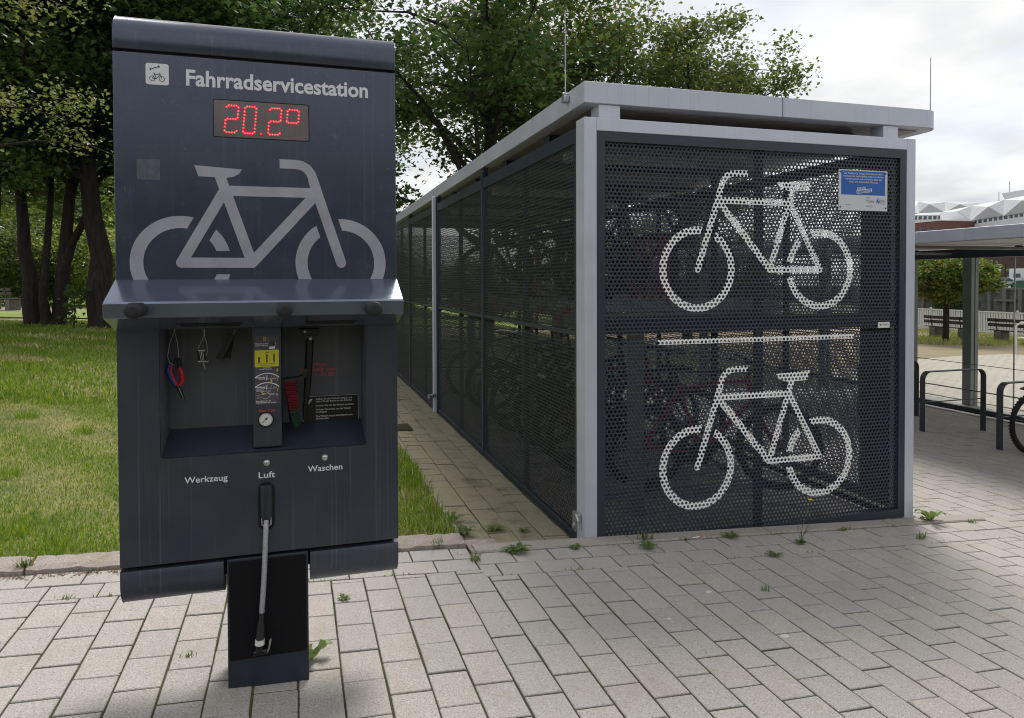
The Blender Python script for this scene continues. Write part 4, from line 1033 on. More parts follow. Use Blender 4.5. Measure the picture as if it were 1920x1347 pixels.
for y in np.arange(4.9, 13.3, 1.1):
    b = MB(); b.box(HX0+.10, 4.32, y, y+.10, 2.515-.0072*(y-HY), 2.569-.0072*(y-HY)); b.build('purlin', MT['dark'], rf)
b = MB(); b.box(3.099, 3.103, HY-.0042, HY+.01, 2.577, 2.7068); b.build('fascia_joint', MT['groove'], rf)
b = MB(); b.box(HX0-.0032, HX0+.01, 8.945, 8.951, 2.541, 2.6705); b.build('fascia_joint', MT['groove'], rf)
for xa, xb in ((1.781, 1.924), (3.948, 4.078)):
    b = MB(); b.box(xa, xb, HY+.012, HY+.135, HT+.0005, 2.5755); b.build('roof_block', MT['silver'], sh_, bevel=.002)
b = MB(); b.box(1.925, 3.947, HY+.30, HY+.36, 2.455, 2.569); b.build('roof_beam', MT['dark'], sh_)
# lamps under the roof
for y in (5.0, 7.2, 9.4):
    b = MB(); b.box(2.1, 3.3, y+.35, y+.47, 2.47-.0072*(y-HY), 2.55-.0072*(y-HY)); b.build('strip_lamp', MT['lightpanel'], sh_, bevel=.01)
# side walls in bays
bays = [(HY+.142, 6.50), (6.50, 8.77), (8.77, 11.04), (11.04, HY2)]
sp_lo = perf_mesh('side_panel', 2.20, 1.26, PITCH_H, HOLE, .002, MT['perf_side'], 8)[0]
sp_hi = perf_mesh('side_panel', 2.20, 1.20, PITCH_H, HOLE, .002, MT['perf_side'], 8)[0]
for side in (0, 1):
    X = HX0+.012 if side == 0 else HX1-.012
    for i, (ya, yb) in enumerate(bays):
        L = yb-ya; dz = -.0
        b = MB(); s = 1 if side == 0 else -1
        xo, xi = (X-.008, X+.022) if side == 0 else (X-.022, X+.008)
        b.box(xo, xi, ya+.002, yb-.002, -.19, -.112); b.box(xo, xi, ya+.002, yb-.002, 2.362, 2.455)
        b.box(xo, xi, ya+.002, ya+.04, -.111, 2.361); b.box(xo, xi, yb-.04, yb-.002, -.111, 2.361)
        b.box(xo+.006, xi-.004, ya+.041, yb-.041, 1.143, 1.172)
        fr_ = b.build('side_frame', MT['dark'], sh_, bevel=.002, seg=1)
        b = MB(); ym = (ya+yb)/2; b.box(*((X+.024, X+.06) if side == 0 else (X-.06, X-.024)), ym-.025, ym+.025, -.19, 2.45); b.build('stiffener', MT['dark'], sh_)
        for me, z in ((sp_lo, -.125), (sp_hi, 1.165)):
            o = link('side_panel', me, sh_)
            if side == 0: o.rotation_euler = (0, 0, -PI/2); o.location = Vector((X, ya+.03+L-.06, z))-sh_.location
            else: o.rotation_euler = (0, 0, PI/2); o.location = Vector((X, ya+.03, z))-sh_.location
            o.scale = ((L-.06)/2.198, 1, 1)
    for y in (6.50, 8.77, 11.04, HY2):
        b = MB(); xa, xb = (HX0-.004, HX0+.05) if side == 0 else (HX1-.05, HX1+.004)
        b.box(xa, xb, y-.028, y+.028, -.30, 2.50); b.build('side_post', MT['dark'], sh_, bevel=.003)
        b = MB(); b.box(xa+.01, xb, y-.05, y+.05, 2.501, 2.572-.0072*(y-HY)); b.build('roof_bracket', MT['dark'], sh_)
b = MB(); b.box(HX1-.05, HX1-.006, HY+.142, HY+.46, -.19, 2.455); b.build('door_jamb', MT['dark'], sh_)
o_ = []
for k in range(1):
    for me, z in ((sp_lo, -.125), (sp_hi, 1.165)):
        o = link('rear_panel', me, sh_); o.location = Vector((HX0+.05, HY2, z))-sh_.location; o.scale = ((HX1-HX0-.1)/2.198, 1, 1)
b = MB(); b.box(HX0-.055, HX0-.006, 8.745, 8.795, -.20, 2.545); dp = b.build('downpipe', MT['silver'], sh_, bevel=.01)
b = MB(); b.tube([(HX0-.03, 8.76, .06), (HX0-.12, 8.72, .05)], .028, 12); b.build('pipe_outlet', MT['galv'], dp)
for (x, y, z0, z1, yc) in ((HX0-.022, 4.262, 2.60, 3.225, 0), (4.375, HY+.02, 2.66, 3.085, 1)):
    b = MB(); b.tube([(x, y, z0+.03), (x, y, (z0+z1)/2), (x, y, z1)], [.0042, .0036, .003], 8); rd = b.build('lightning_rod', MT['galv'], sh_)
    if not yc:
        b = MB(); b.cbox((x, y, z0+.055), (.035, .05, .04)); b.tube([(x-.01, y+.03, z0+.06), (x+.03, y+.03, z0+.06)], .009, 8); b.tube([(x-.02, y, z0+.09), (x+.03, y, z0+.09)], .008, 8); b.build('rod_clamp', MT['galv'], rd, bevel=.002)
# lock plate at the foot of the corner post
b = MB(); b.cbox((HX0-.006, HY+.155, -.03), (.014, .05, .12)); b.cbox((HX0-.012, HY+.10, .015), (.012, .09, .05)); b.tube([(HX0-.02, HY+.10, .03), (HX0-.02, HY+.06, .0), (HX0-.018, HY+.06, -.05)], .008, 8); b.lathe([(.02, -.004), (.02, .004)], (HX0-.016, HY+.155, -.06), 'x', 14)
b.build('corner_lock', MT['galv'], sh_, bevel=.002)
# information sign
sx0, sx1, sz0, sz1 = 3.571, 3.986, 1.9725, 2.2535; YG = YS-.006
V, Fc = region([rrect(sx0, sx1, sz0, sz1, .004)]); sg = decal('information_sign', V, Fc, MT['sign_white'], sh_, YG, depth=.004)
V, Fc = region([rrect(sx0+.019, sx1-.019, 2.081, sz1-.007, .002)]); decal('blue_field', V, Fc, MT['blue'], sg, YG-.0006)
YT = YG-.0012; xc = (sx0+sx1)/2
for i, (s_, w) in enumerate((('Der Mobilpunkt Anleger Dietrichsdorf dient', .330), ('der besseren Verkn\u00fcpfung unterschiedlicher', .342), ('Verkehrsmittel und vereinfacht dabei die', .312), ('multi- und intermodale Nutzung.', .245))):
    text(s_, xc-w/2, xc+w/2, 2.2235-.0192*i, .0115, YT, MT['sign_white'], sg, bold=.012)
def tilt(pts, c, a): return [(c[0]+(x-c[0])*math.cos(a)-(y-c[1])*math.sin(a), c[1]+(x-c[0])*math.sin(a)+(y-c[1])*math.cos(a)) for x, y in pts]
cl = (xc+.005, 2.118); a_ = .13
V, Fc = region([tilt([(cl[0]-.066, cl[1]-.022), (cl[0]+.066, cl[1]-.022), (cl[0]+.066, cl[1]+.003), (cl[0]-.066, cl[1]+.003)], cl, a_), tilt([(cl[0]-.060, cl[1]+.003), (cl[0]+.014, cl[1]+.003), (cl[0]+.014, cl[1]+.021), (cl[0]-.060, cl[1]+.021)], cl, a_)])
decal('logo_field', V, Fc, MT['sign_white'], sg, YT)
def ttext(s_, x0, x1, z, cap): 
    q = tilt([(x0, z)], cl, a_)[0]; text(s_, q[0], q[0]+(x1-x0), q[1], cap, YT-.0005, MT['blue'], sg, bold=.03, rot=a_)
ttext('PROJEKT', cl[0]-.055, cl[0]+.010, cl[1]+.0055, .0125); ttext('KLIMASCHUTZ', cl[0]-.061, cl[0]+.061, cl[1]-.018, .0165)
for s_, x0, x1, z, c in (('F\u00f6rderung durch', 3.803, 3.838, 2.063, .0052), ('Bundesministerium', 3.818, 3.862, 2.046, .0044), ('f\u00fcr Umwelt, Naturschutz', 3.818, 3.872, 2.0385, .0044), ('und Verbraucherschutz', 3.818, 3.870, 2.031, .0044), ('aufgrund eines Beschlusses', 3.801, 3.862, 2.006, .0042), ('des Deutschen Bundestages', 3.801, 3.860, 1.9985, .0042), ('www.klimaschutz.de', 3.621, 3.673, 2.009, .0050),
                         ('NATIONALE', 3.924, 3.957, 2.045, .0048), ('KLIMASCHUTZ', 3.924, 3.964, 2.037, .0048), ('INITIATIVE', 3.924, 3.955, 2.029, .0048)):
    text(s_, x0, x1, z, c, YT, MT['ink'], sg)
V, Fc = region([ngon(3.808, 2.046, .0055, 10)]); decal('emblem', V, Fc, MT['ink'], sg, YT)
V, Fc = region([rrect(3.890, 3.966, 2.022, 2.060, .002)], [rrect(3.8915, 3.9645, 2.0235, 2.0585, .001)]); decal('logo_border', V, Fc, MT['blue'], sg, YT)
V, Fc = region([ngon(3.907, 2.041, .0135, 20)], [ngon(3.912, 2.045, .006, 10), ngon(3.901, 2.033, .003, 8)]); decal('globe_logo', V, Fc, MT['blue'], sg, YT)
b = MB()
for x in (sx0+.012, sx1-.014):
    for z in (sz0+.022, sz1-.018): b = MB(); b.lathe([(.005, -.001), (.005, .003), (.002, .004)], (x, YG, z), 'y', 10); b.build('screw', MT['black'], sg)
V, Fc = region([rrect(3.916, 4.018, 1.152, 1.193, .001)]); tg = decal('maker_plate', V, Fc, MT['dial'], sh_, YS-.002, depth=.0016)
V, Fc = region([[(3.934, 1.178), (3.940, 1.182), (3.951, 1.176), (3.943, 1.175)], [(3.933, 1.177), (3.942, 1.174), (3.941, 1.166), (3.938, 1.167)]]); decal('logo', V, Fc, MT['ink'], tg, YS-.0026)
text('kienzler', 3.957, 4.000, 1.171, .0075, YS-.0026, MT['ink'], tg, bold=.01)
# floor inside
b = MB(); b.add([(x, y, gz(x)-.05) for y in (HY+.10, 13.45) for x in (1.75, 3, 4.215)], [(i, i+1, 4+i, 3+i) for i in range(2)])
b.build('shelter_floor', MT['slab'], kind='structure')

# ------------------------------------------------------------------ bicycles
def bicycle(name, label, group, frame_m, loc, rotz, mudguard=False):
    """origin on the ground under the rear axle, front towards +x"""
    t = thing(name, label, 'bicycle', loc, rotz, group)
    R = .335; fx = 1.06
    def wheel(x):
        b = MB(); b.torus((x, 0, R), R-.022, .024, 'y', 48, 10)
        for k in range(60):
            a = 2*PI*k/60
            for s in (-1, 1): b.cbox((x+(R+.001)*math.cos(a+s*.02), s*.012, R+(R+.001)*math.sin(a+s*.02)), (.006, .016, .016), Matrix.Rotation(-a, 3, 'Y'))
        w = b.build('tyre', MT['tyre'], None, local=True)
        me = w.data; bpy.data.objects.remove(w)
        o = link('wheel', me, t)
        b = MB(); b.torus((x, 0, R), R-.048, .011, 'y', 48, 8); q = b.build('rim', MT['black'], o, local=True)
        b = MB()
        for k in range(28):
            a = 2*PI*k/28; s = 1 if k % 2 else -1; a2 = a+(.5 if (k//2) % 2 else -.5)
            b.tube([(x+.02*math.cos(a2), s*.028, R+.02*math.sin(a2)), (x+(R-.05)*math.cos(a), 0, R+(R-.05)*math.sin(a))], .0012, 4, cap=False)
        b.build('spokes', MT['steel'], o, local=True)
        b = MB(); b.tube([(x, -.05, R), (x, .05, R)], .018, 12); b.lathe([(.055, -.002), (.055, .002)], (x, .036, R), 'y', 20); b.build('hub', MT['black'], o, local=True)
        return o
    wheel(0); wheel(fx)
    BB = (.44, 0, .29); ST = (.27, 0, .84); HT_ = (.82, 0, .86); HB = (.85, 0, .70)
    b = MB()
    for p, q, r in ((BB, ST, .017), (BB, HB, .021), ((.285, 0, .79), HT_, .017), ((.815, 0, .90), (.855, 0, .68), .021)): b.tube([p, q], r, 10)
    for s in (-.055, .055):
        b.tube([(0, s, R), (.14, s*.9, .32), (.43, s*.6, .29)], .010, 8); b.tube([(0, s, R), (.285, s*.45, .78)], .009, 8)
    b.build('frame', frame_m, t, local=True)
    b = MB()
    b.tube([(.855, 0, .69), (.865, 0, .65)], .022, 10); b.tube([(.865, -.06, .66), (.865, .06, .66)], .016, 8)
    for s in (-.06, .06): b.tube([(.865, s, .66), (.95, s, .47), (fx, s, R)], [.016, .014, .010], 8)
    b.build('fork', frame_m, t, local=True)
    b = MB(); b.tube([(.815, 0, .90), (.80, 0, .98), (.86, 0, 1.0)], .014, 8); b.tube([(.80, -.31, 1.03), (.86, -.16, 1.0), (.87, 0, 1.0), (.86, .16, 1.0), (.80, .31, 1.03)], .012, 8); b.build('handlebar', MT['black'], t, local=True)
    b = MB(); b.tube([(.27, 0, .84), (.245, 0, .95)], .0135, 8)
    v = []
    for x, w, z in ((.10, .062, .985), (.15, .075, .975), (.22, .055, .965), (.30, .025, .965), (.38, .016, .962)):
        v += [(x, -w, z-.012), (x, -w*.5, z+.008), (x, w*.5, z+.008), (x, w, z-.012), (x, 0, z-.03)]
    b.add(v, [(i*5+k, i*5+(k+1) % 5, i*5+5+(k+1) % 5, i*5+5+k) for i in range(4) for k in range(5)]+[(0, 1, 2, 3, 4), (20, 21, 22, 23, 24)], True); b.build('saddle', MT['black'], t, local=True)
    b = MB(); b.tube([(.44, -.07, .29), (.44, .07, .29)], .02, 10); b.lathe([(.095, -.002), (.095, .002)], (.44, -.05, .29), 'y', 28)
    for s, a in ((-1, .5), (1, .5+PI)):
        e = (.44+.17*math.cos(a), s*.085, .29-.17*math.sin(a)); b.tube([(.44, s*.075, .29), e], .011, 8); b.cbox((e[0], e[1]+s*.05, e[2]), (.09, .09, .018))
    b.build('crank', MT['black'], t, local=True)
    if mudguard:
        b = MB(); b.flatbar([(.26, 0, .80), (.10, 0, .775), (-.06, 0, .745), (-.17, 0, .715)], .07, .012, (0, 1, 0)); b.build('mudguard', MT['black'], t, local=True)
    return t
fl = lambda x: gz(x)-.05
bicycle('bicycle', 'red framed bicycle parked low behind the left of the perforated front', None, MT['red'], (2.62, 5.05, fl(3)+.06), -.35)
bicycle('bicycle', 'red bicycle in the middle of the lower row inside the garage', None, MT['red'], (2.35, 6.0, fl(2.8)+.06), 0.05)
bicycle('bicycle', 'black bicycle farther inside the garage, seen dimly through the left wall', None, MT['black'], (2.3, 7.3, fl(2.8)+.06), .03)
bicycle('bicycle', 'black bicycle in the rear half of the garage behind the mesh', None, MT['black'], (2.3, 9.6, fl(2.8)+.06), -.04)
bicycle('bicycle', 'black bicycle up on the upper deck inside the garage', None, MT['black'], (2.35, 7.9, 1.28), .02)
bk0 = bicycle('bicycle', 'dark bicycle on the lower tray second behind the front mesh', None, MT['black'], (2.32, 5.55, fl(2.8)+.06), .02)  # this bicycle and its copies below are added to darken the garage interior
for y, z, rz, lb in ((6.55, fl(2.8)+.06, 0, 'black bicycle added to darken the lower tray between the two red ones and the rear'), (8.0, fl(2.8)+.06, .02, 'black bicycle added to darken the lower tray near the middle of the long mesh wall'), (8.6, fl(2.8)+.06, -.02, 'black bicycle added to darken the lower tray behind the downpipe'),
                     (5.45, 1.28, .01, 'black bicycle added to darken the upper tray closest to the front mesh'), (6.45, 1.28, -.02, 'black bicycle added to darken the upper tray above the red bicycle'), (9.0, 1.28, .02, 'black bicycle added to darken the upper tray deepest inside the garage')):
    c = copy_tree(bk0); c.location = (2.34, y, z); c.rotation_euler = (0, 0, rz); c['label'] = lb
# double deck racks
rk = thing('double_deck_rack', 'grey double-deck bicycle rack with red wheel hoops inside the mesh garage', 'bicycle rack', (2.5, 6.5, fl(2.5)))
G = MT['galv']
for x, y in ((2.30, 4.55), (2.30, 7.0), (2.30, 9.5), (3.55, 7.0), (3.55, 9.5)):
    b = MB(); b.box(x-.05, x+.05, y-.04, y+.04, fl(x)-.0, 1.16); b.build('rack_post', MT['canopy_post'], rk, bevel=.004)
for bx_ in ((1.80, 3.02, 4.56, 4.66, 1.172, 1.26), (2.28, 2.36, 4.70, 9.6, 1.165, 1.25), (3.51, 3.59, 4.70, 9.6, 1.165, 1.25)):
    b = MB(); b.box(*bx_); b.build('rack_beam', MT['canopy_post'], rk, bevel=.003)
for i, y in enumerate(np.arange(4.95, 9.3, .5)):
    b = MB(); z = 1.262; b.box(1.95, 3.75, y-.055, y-.045, z, z+.07); b.box(1.95, 3.75, y+.045, y+.055, z, z+.07); b.box(1.95, 3.75, y-.0445, y+.0445, z, z+.008); b.build('upper_tray', G, rk)
    b = MB(); b.tube([(2.75+.12*(i % 3), y-.06, z+.05), (2.75+.12*(i % 3), y-.06, z+.50), (2.75+.12*(i % 3), y-.04, z+.56), (2.75+.12*(i % 3), y, z+.58), (2.75+.12*(i % 3), y+.04, z+.56), (2.75+.12*(i % 3), y+.06, z+.50), (2.75+.12*(i % 3), y+.06, z+.05)], .016, 8); b.build('wheel_hoop', MT['red'], rk)
    zf = fl(2.8)
    b = MB(); b.box(2.0, 3.75, y-.055, y-.045, zf, zf+.06); b.box(2.0, 3.75, y+.045, y+.055, zf, zf+.06); b.build('lower_tray', G, rk)
    b = MB(); b.tube([(1.98, y, z+.02), (1.88, y, z-.02), (1.84, y, z-.16)], .014, 8); b.build('tray_handle', MT['red'], rk)
# ------------------------------------------------------------------ glass canopy over the stands on the right
CX = 9.42
cp = thing('glass_canopy', 'flat-roofed open bicycle canopy with glass rear wall and grey roof edge', 'canopy', (8.4, 5, -.45))
b = MB(); y0, y1 = -3.0, 11.2
cz = lambda x: 1.885+.022*(x-6.5)
v = []
for y in (y0, y1):
    v += [(6.5, y, cz(6.5)), (10.6, y, cz(10.6)), (10.6, y, cz(10.6)+.125), (6.5, y, cz(6.5)+.125)]
b.add(v, [(0, 1, 2, 3), (7, 6, 5, 4), (0, 4, 5, 1), (1, 5, 6, 2), (2, 6, 7, 3), (3, 7, 4, 0)]); cr = b.build('roof', MT['silver_fascia'], cp, bevel=.006)
b = MB(); b.add([(x, y, cz(x)-.004) for y in (y0+.1, y1-.1) for x in (6.62, 10.5)], [(0, 1, 3, 2)]); b.build('soffit', MT['white_wall'], cr)
b = MB()
for y in np.arange(-2, 11, 1.7):
    b = MB(); b.box(6.7, 9.35, y, y+.09, cz(8)-.07, cz(6.7)-.006); b.build('rafter', MT['canopy_post'], cr)
b = MB(); b.box(CX-.05, CX+.05, y0, 9.04, 1.795, 1.93); b.build('head_beam', MT['dark'], cp, bevel=.004)
b = MB()
for i in range(14):
    b = MB(); b.box(CX-.03, CX+.03, 8.9-.85*i, 8.96-.85*i, 1.931, cz(CX)-.006); b.build('spacer', MT['dark'], cp)
def rail_y(name, z, w, h, x=CX, ya=y0, yb=8.95, m=MT['dark']):
    b = MB(); b.box(x-w/2, x+w/2, ya, yb, z, z+h); b.build(name, m, cp, bevel=.002)
zb = gz(CX)
rail_y('base_rail', zb+.03, .06, .075); rail_y('glass_rail', -.14, .02, .014, CX-.04); rail_y('glass_rail', .245, .012, .008, CX-.03)
ys = [8.95, 7.28, 5.6, 3.9, 2.2, .5, -1.2, -2.9]
for a, c in zip(ys[1:], ys[:-1]):
    b = MB(); b.box(CX-.005, CX+.005, a+.008, c-.008, zb+.106, 1.794); b.build('glass_pane', MT['glass'], cp)
    b = MB(); b.box(CX-.008, CX+.008, a-.006, a+.006, zb+.106, 1.794); b.build('pane_clip', MT['galv'], cp)
for x, y, w in ((CX+.02, 9.02, .075), (10.2, 8.60, .075), (CX+.02, 10.95, .075), (10.2, 2.0, .075), (6.9, 11.0, .06)):
    b = MB(); b.box(x-w, x-.008, y-w, y+w, gz(x)-.02, cz(x)-.004); b.box(x+.008, x+w, y-w, y+w, gz(x)-.02, cz(x)-.004); b.box(x-.0075, x+.0075, y-w+.02, y+w-.02, gz(x)-.02, cz(x)-.004)
    b.build('post', MT['canopy_post'], cp, bevel=.003)
# bicycle stands
def stand(y, label):
    zg = gz(7.4); t = thing('bike_stand', label, 'bike stand', (7.42, y, zg), 0, 'bicycle stands under the canopy')
    top = .74; L = .99; rr = .10
    pts = [(0, 0, -.02), (0, 0, top-rr)]+[(rr-rr*math.cos(a), 0, top-rr+rr*math.sin(a)) for a in [PI/2*k/6 for k in range(1, 7)]]+[(L-rr+rr*math.sin(a), 0, top-rr+rr*math.cos(a)) for a in [PI/2*k/6 for k in range(0, 7)]]+[(L, 0, -.08)]
    b = MB(); b.flatbar(pts, .075, .012, (0, 1, 0)); b.build('hoop', MT['rack'], t, local=True, bevel=.002, seg=1)
    b = MB(); b.flatbar([(.0065, 0, .36), (L-.0065, 0, .36)], .012, .012, (0, 1, 0)); b.build('cross_bar', MT['rack'], t, local=True)
stand(5.89, 'dark flat-bar bicycle stand with a bicycle leaning at it, nearest of the row')
stand(6.90, 'dark empty flat-bar bicycle stand, middle one of the row')
stand(7.92, 'dark bicycle stand mostly hidden behind the garage corner')
bicycle('bicycle', 'black mountain bicycle with knobbly tyres parked at the near stand under the canopy', None, MT['black'], (7.63, 5.66, gz(7.63)), -.03, True)

# ------------------------------------------------------------------ waterside
b = MB(); xs = [10.61, 15, 20, 25, 27.8]
b.add([(x, y, gz(x)-.012) for y in (-8, 25.1) for x in xs], [(i, i+1, 6+i, 5+i) for i in range(4)]); b.build('verge', MT['dirt'], kind='structure')
def clumps(name, n, cx, cy, rx, ry, h, w):
    a = NR.uniform(0, 2*PI, n); q = np.sqrt(NR.random(n)); x = cx+rx*q*np.cos(a); y = cy+ry*q*np.sin(a)
    z = np.array([gz(t) for t in x])-.015; hh = h*NR.uniform(.4, 1, n); az = NR.uniform(0, 2*PI, n); ln = hh*.5
    V = np.stack([np.stack([x-w/2, y, z], 1), np.stack([x+w/2, y, z], 1), np.stack([x+np.cos(az)*ln, y+np.sin(az)*ln, z+hh], 1)], 1)
    me = np_mesh(name, V.reshape(-1, 3), None, np.arange(3*n).reshape(n, 3), gl); me.materials.append(gd); me.polygons.foreach_set('material_index', (NR.random(n) < (.55 if cx > 5 else .06)).astype(np.int32)); return link(name, me, None, kind='stuff')
for cx_, cy_, n_ in ((-.80, 5.05, 160), (-.62, 5.2, 90), (-1.55, 4.6, 90), (-1.25, 4.32, 70), (-.66, 4.30, 80), (-2.0, 5.9, 120), (-1.1, 6.3, 120), (-1.9, 7.4, 140), (.62, 4.45, 80), (.72, 5.3, 90), (-2.6, 8.2, 150), (-1.4, 8.6, 130)): clumps('grass', n_, cx_, cy_, .10, .09, .13, .005)
clumps('grass', 3600, 22.2, 20.0, 2.4, 2.2, .20, .02); clumps('grass', 2500, 24.5, 17.0, 1.6, 3.0, .2, .02); clumps('grass', 2500, 25.8, 22, 1.0, 5, .25, .02)
b = MB(); b.add([(27.9, -400, -2.6), (80.2, -400, -2.6), (80.2, 900, -2.6), (27.9, 900, -2.6)], [(0, 1, 2, 3)]); b.build('water', MT['water'], kind='structure')
b = MB(); b.box(27.7, 28.1, -200, 400, -3, -.80); b.build('quay', MT['stone_wall'], kind='structure')
fence = thing('railing', 'white metal railing with vertical bars along the water', 'railing', (27.25, 22, -.81))
pk = MB(); pk.box(-.014, .014, -.03, .03, .08, .90); pkm = pk.mesh('bar', MT['fence_white'])
pp = MB(); pp.box(-.03, .03, -.03, .03, 0, 1.02); ppm = pp.mesh('fence_post', MT['fence_white'])
for i in range(176):
    o = link('bar', pkm, fence); o.location = (0, -7+i*.115, 0)
for i in range(11):
    o = link('fence_post', ppm, fence); o.location = (0, -7.06+i*2.0, 0)
for z in (.06, .90):
    b = MB(); b.box(27.22, 27.28, 14.9, 35.2, -.81+z, -.81+z+.045); b.build('rail', MT['fence_white'], fence)
def bench(name, label, x, y, z, rotz, group=None):
    t = thing(name, label, 'bench', (x, y, z), rotz, group)
    for q in (-.62, .62):
        b = MB(); b.box(-.22, .22, q-.13, q+.13, -.05, .40); b.build('leg', MT['concrete'], t, local=True, bevel=.01)
        b = MB(); b.tube([(-.20, q, .38), (-.25, q, .60), (-.31, q, .86)], .02, 6); b.build('back_support', MT['black'], t, local=True)
    for k in range(4): 
        b = MB(); b.box(-.22+.12*k, -.12+.12*k, -.95, .95, .405, .445); b.build('slat', MT['wood'], t, local=True, bevel=.005, seg=1)
    for k in range(2):
        b = MB(); b.box(-.262-.03*k, -.232-.03*k, -.95, .95, .56+.17*k, .68+.17*k); b.build('slat', MT['wood'], t, local=True, bevel=.005, seg=1)
    return t
bench('park_bench', 'brown slatted bench on concrete blocks behind the clipped round tree', 23.75, 20.85, -.78, 0, 'benches facing the water')
bench('park_bench', 'brown slatted bench partly cut off at the right edge near the white rack', 24.2, 18.55, -.79, 0, 'benches facing the water')
bench('park_bench', 'weathered bench by the hedge beyond the lawn at far left', -11.1, 32.6, .42, .85)
wr_ = thing('white_stand', 'white tubular bicycle stand at the far edge of the square', 'bike stand', (19.87, 15.3, -.7))
b = MB(); b.tube([(19.87, 15.3, -.72), (19.87, 15.3, .12), (19.9, 15.18, .22), (20.0, 14.4, .22), (20.05, 14.25, .12), (20.05, 14.25, -.72)], .028, 8); b.tube([(19.88, 15.28, -.22), (20.04, 14.27, -.22)], .02, 8); b.build('hoop', MT['fence_white'], wr_)
# far bank
b = MB(); b.add([(80.4, -400, .1), (900, -400, .1), (900, 1500, .1), (80.4, 1500, .1)], [(0, 1, 2, 3)]); b.build('far_bank', MT['concrete'], kind='structure')
qw = thing('quay_wall', 'dark stone quay wall with concrete piers across the water', 'quay wall', (80.3, 70, -2.6))
b = MB(); b.box(80.2, 81.2, -100, 300, -2.7, .12); b.build('wall', MT['stone_wall'], qw)
b = MB(); b.box(79.9, 81.3, -100, 300, .121, .36); b.build('coping', MT['concrete'], qw, bevel=.03)
for i in range(40):
    b = MB(); y = 40+i*1.9; b.box(79.85, 80.19, y, y+.42, -2.7, .12); b.build('pier', MT['concrete'], qw)
for i in range(14):
    b = MB(); y = 40+i*5.4; b.box(79.75, 80.18, y, y+2.6, -1.25, -.98); b.build('fender_beam', MT['concrete'], qw)
def car(name, label, cat, x, y, z, rotz, m, L, prof, glassprof, wid, group=None):
    t = thing(name, label, cat, (x, y, z), rotz, group)
    b = MB(); n = len(prof); v = [(px, -wid/2, pz) for px, pz in prof]+[(px, wid/2, pz) for px, pz in prof]
    b.add(v, [tuple(range(n)), tuple(range(2*n-1, n-1, -1))]+[(i, n+i, n+(i+1) % n, (i+1) % n) for i in range(n)]); b.build('body', m, t, local=True, bevel=.06, seg=2)
    for g in glassprof:
        for s in (-1, 1):
            b = MB(); b.poly([(px, s*(wid/2+.006), pz) for px, pz in g]); b.build('window', MT['glass_dark'], t, local=True)
    for px in (L*.19, L*.80):
        for s in (-1, 1):
            b = MB(); b.lathe([(.19, -.02), (.31, -.02), (.33, .05), (.33, .17), (.31, .2)], (px, s*(wid/2-.13), .33), 'y', 20); w = b.build('wheel', MT['tyre'], t, local=True)
            b = MB(); b.lathe([(.2, -.0), (.19, .215 if s < 0 else -.04)], (px, s*(wid/2-.13), .33), 'y', 16); b.build('rim', MT['steel'], w, local=True)
    return t
cprof = [(0, .35), (0, .62), (.12, .90), (1.0, .98), (1.75, 1.42), (3.0, 1.46), (3.75, 1.02), (4.25, .92), (4.4, .70), (4.4, .35)]
cg = [[(1.15, 1.0), (1.82, 1.36), (2.3, 1.39), (2.3, 1.0)], [(2.4, 1.0), (2.4, 1.39), (2.95, 1.38), (3.5, 1.02)]]
car('parked_car', 'silver car parked on the far quay beyond the round tree', 'car', 84.2, 68.0, .1, -PI/2, MT['car_silver'], 4.4, cprof, cg, 1.75)
car('parked_car', 'dark green car parked on the far quay beside the white van', 'car', 82.3, 64.3, .1, -PI/2, MT['car_green'], 4.0, [(p[0]*.9, p[1]*.8) for p in cprof], [[(p[0]*.9, p[1]*.8) for p in g] for g in cg], 1.65)
car('white_van', 'white box van parked on the far quay at the right edge', 'van', 86.3, 66.7, .1, -PI/2, MT['van_white'], 5.6, [(0, .4), (0, 2.55), (4.0, 2.55), (4.3, 2.3), (4.7, 1.3), (5.5, 1.05), (5.6, .4)], [[(.6, 1.3), (.6, 1.95), (1.5, 1.95), (1.5, 1.3)], [(3.6, 1.35), (3.6, 2.05), (4.25, 2.05), (4.55, 1.35)]], 2.0)
# halls behind
hb = thing('factory_hall', 'long brown clad hall standing behind the parked cars across the water', 'hall', (112, 80, .1))
b = MB(); b.box(108, 140, 20, 96, .1, 6.6); b.build('wall', MT['brown_wall'], hb)
b = MB(); b.box(107.7, 140.3, 19.7, 96.3, 6.601, 6.95); b.build('roof', MT['grey_roof'], hb)
for i in range(6):
    b = MB(); y = 30+i*11; b.box(107.9, 107.99, y, y+3.2, .1, 3.8); b.build('door', MT['brown_wall'], hb)
rb_ = thing('brick_building', 'low red building with small windows left of the white zigzag hall', 'building', (146, 125, .1))
A = onX(1700, 420, 140); B_ = onX(1764, 425, 140)
b = MB(); b.box(140, 158, B_[1], A[1]+14, .1, A[2]); b.build('wall', MT['brick_red'], rb_)
b = MB(); b.box(139.9, 158.1, B_[1]-.1, A[1]+14.1, A[2]+.001, A[2]+.12); b.build('roof', MT['white_wall'], rb_)
for px in (1723, 1738, 1752):
    w0, w1 = onX(px, 427, 139.9), onX(px+6, 433, 139.9); b = MB(); b.box(139.93, 139.995, w1[1], w0[1], w1[2]-2, w0[2]); f = b.build('window', MT['glass_dark'], rb_)
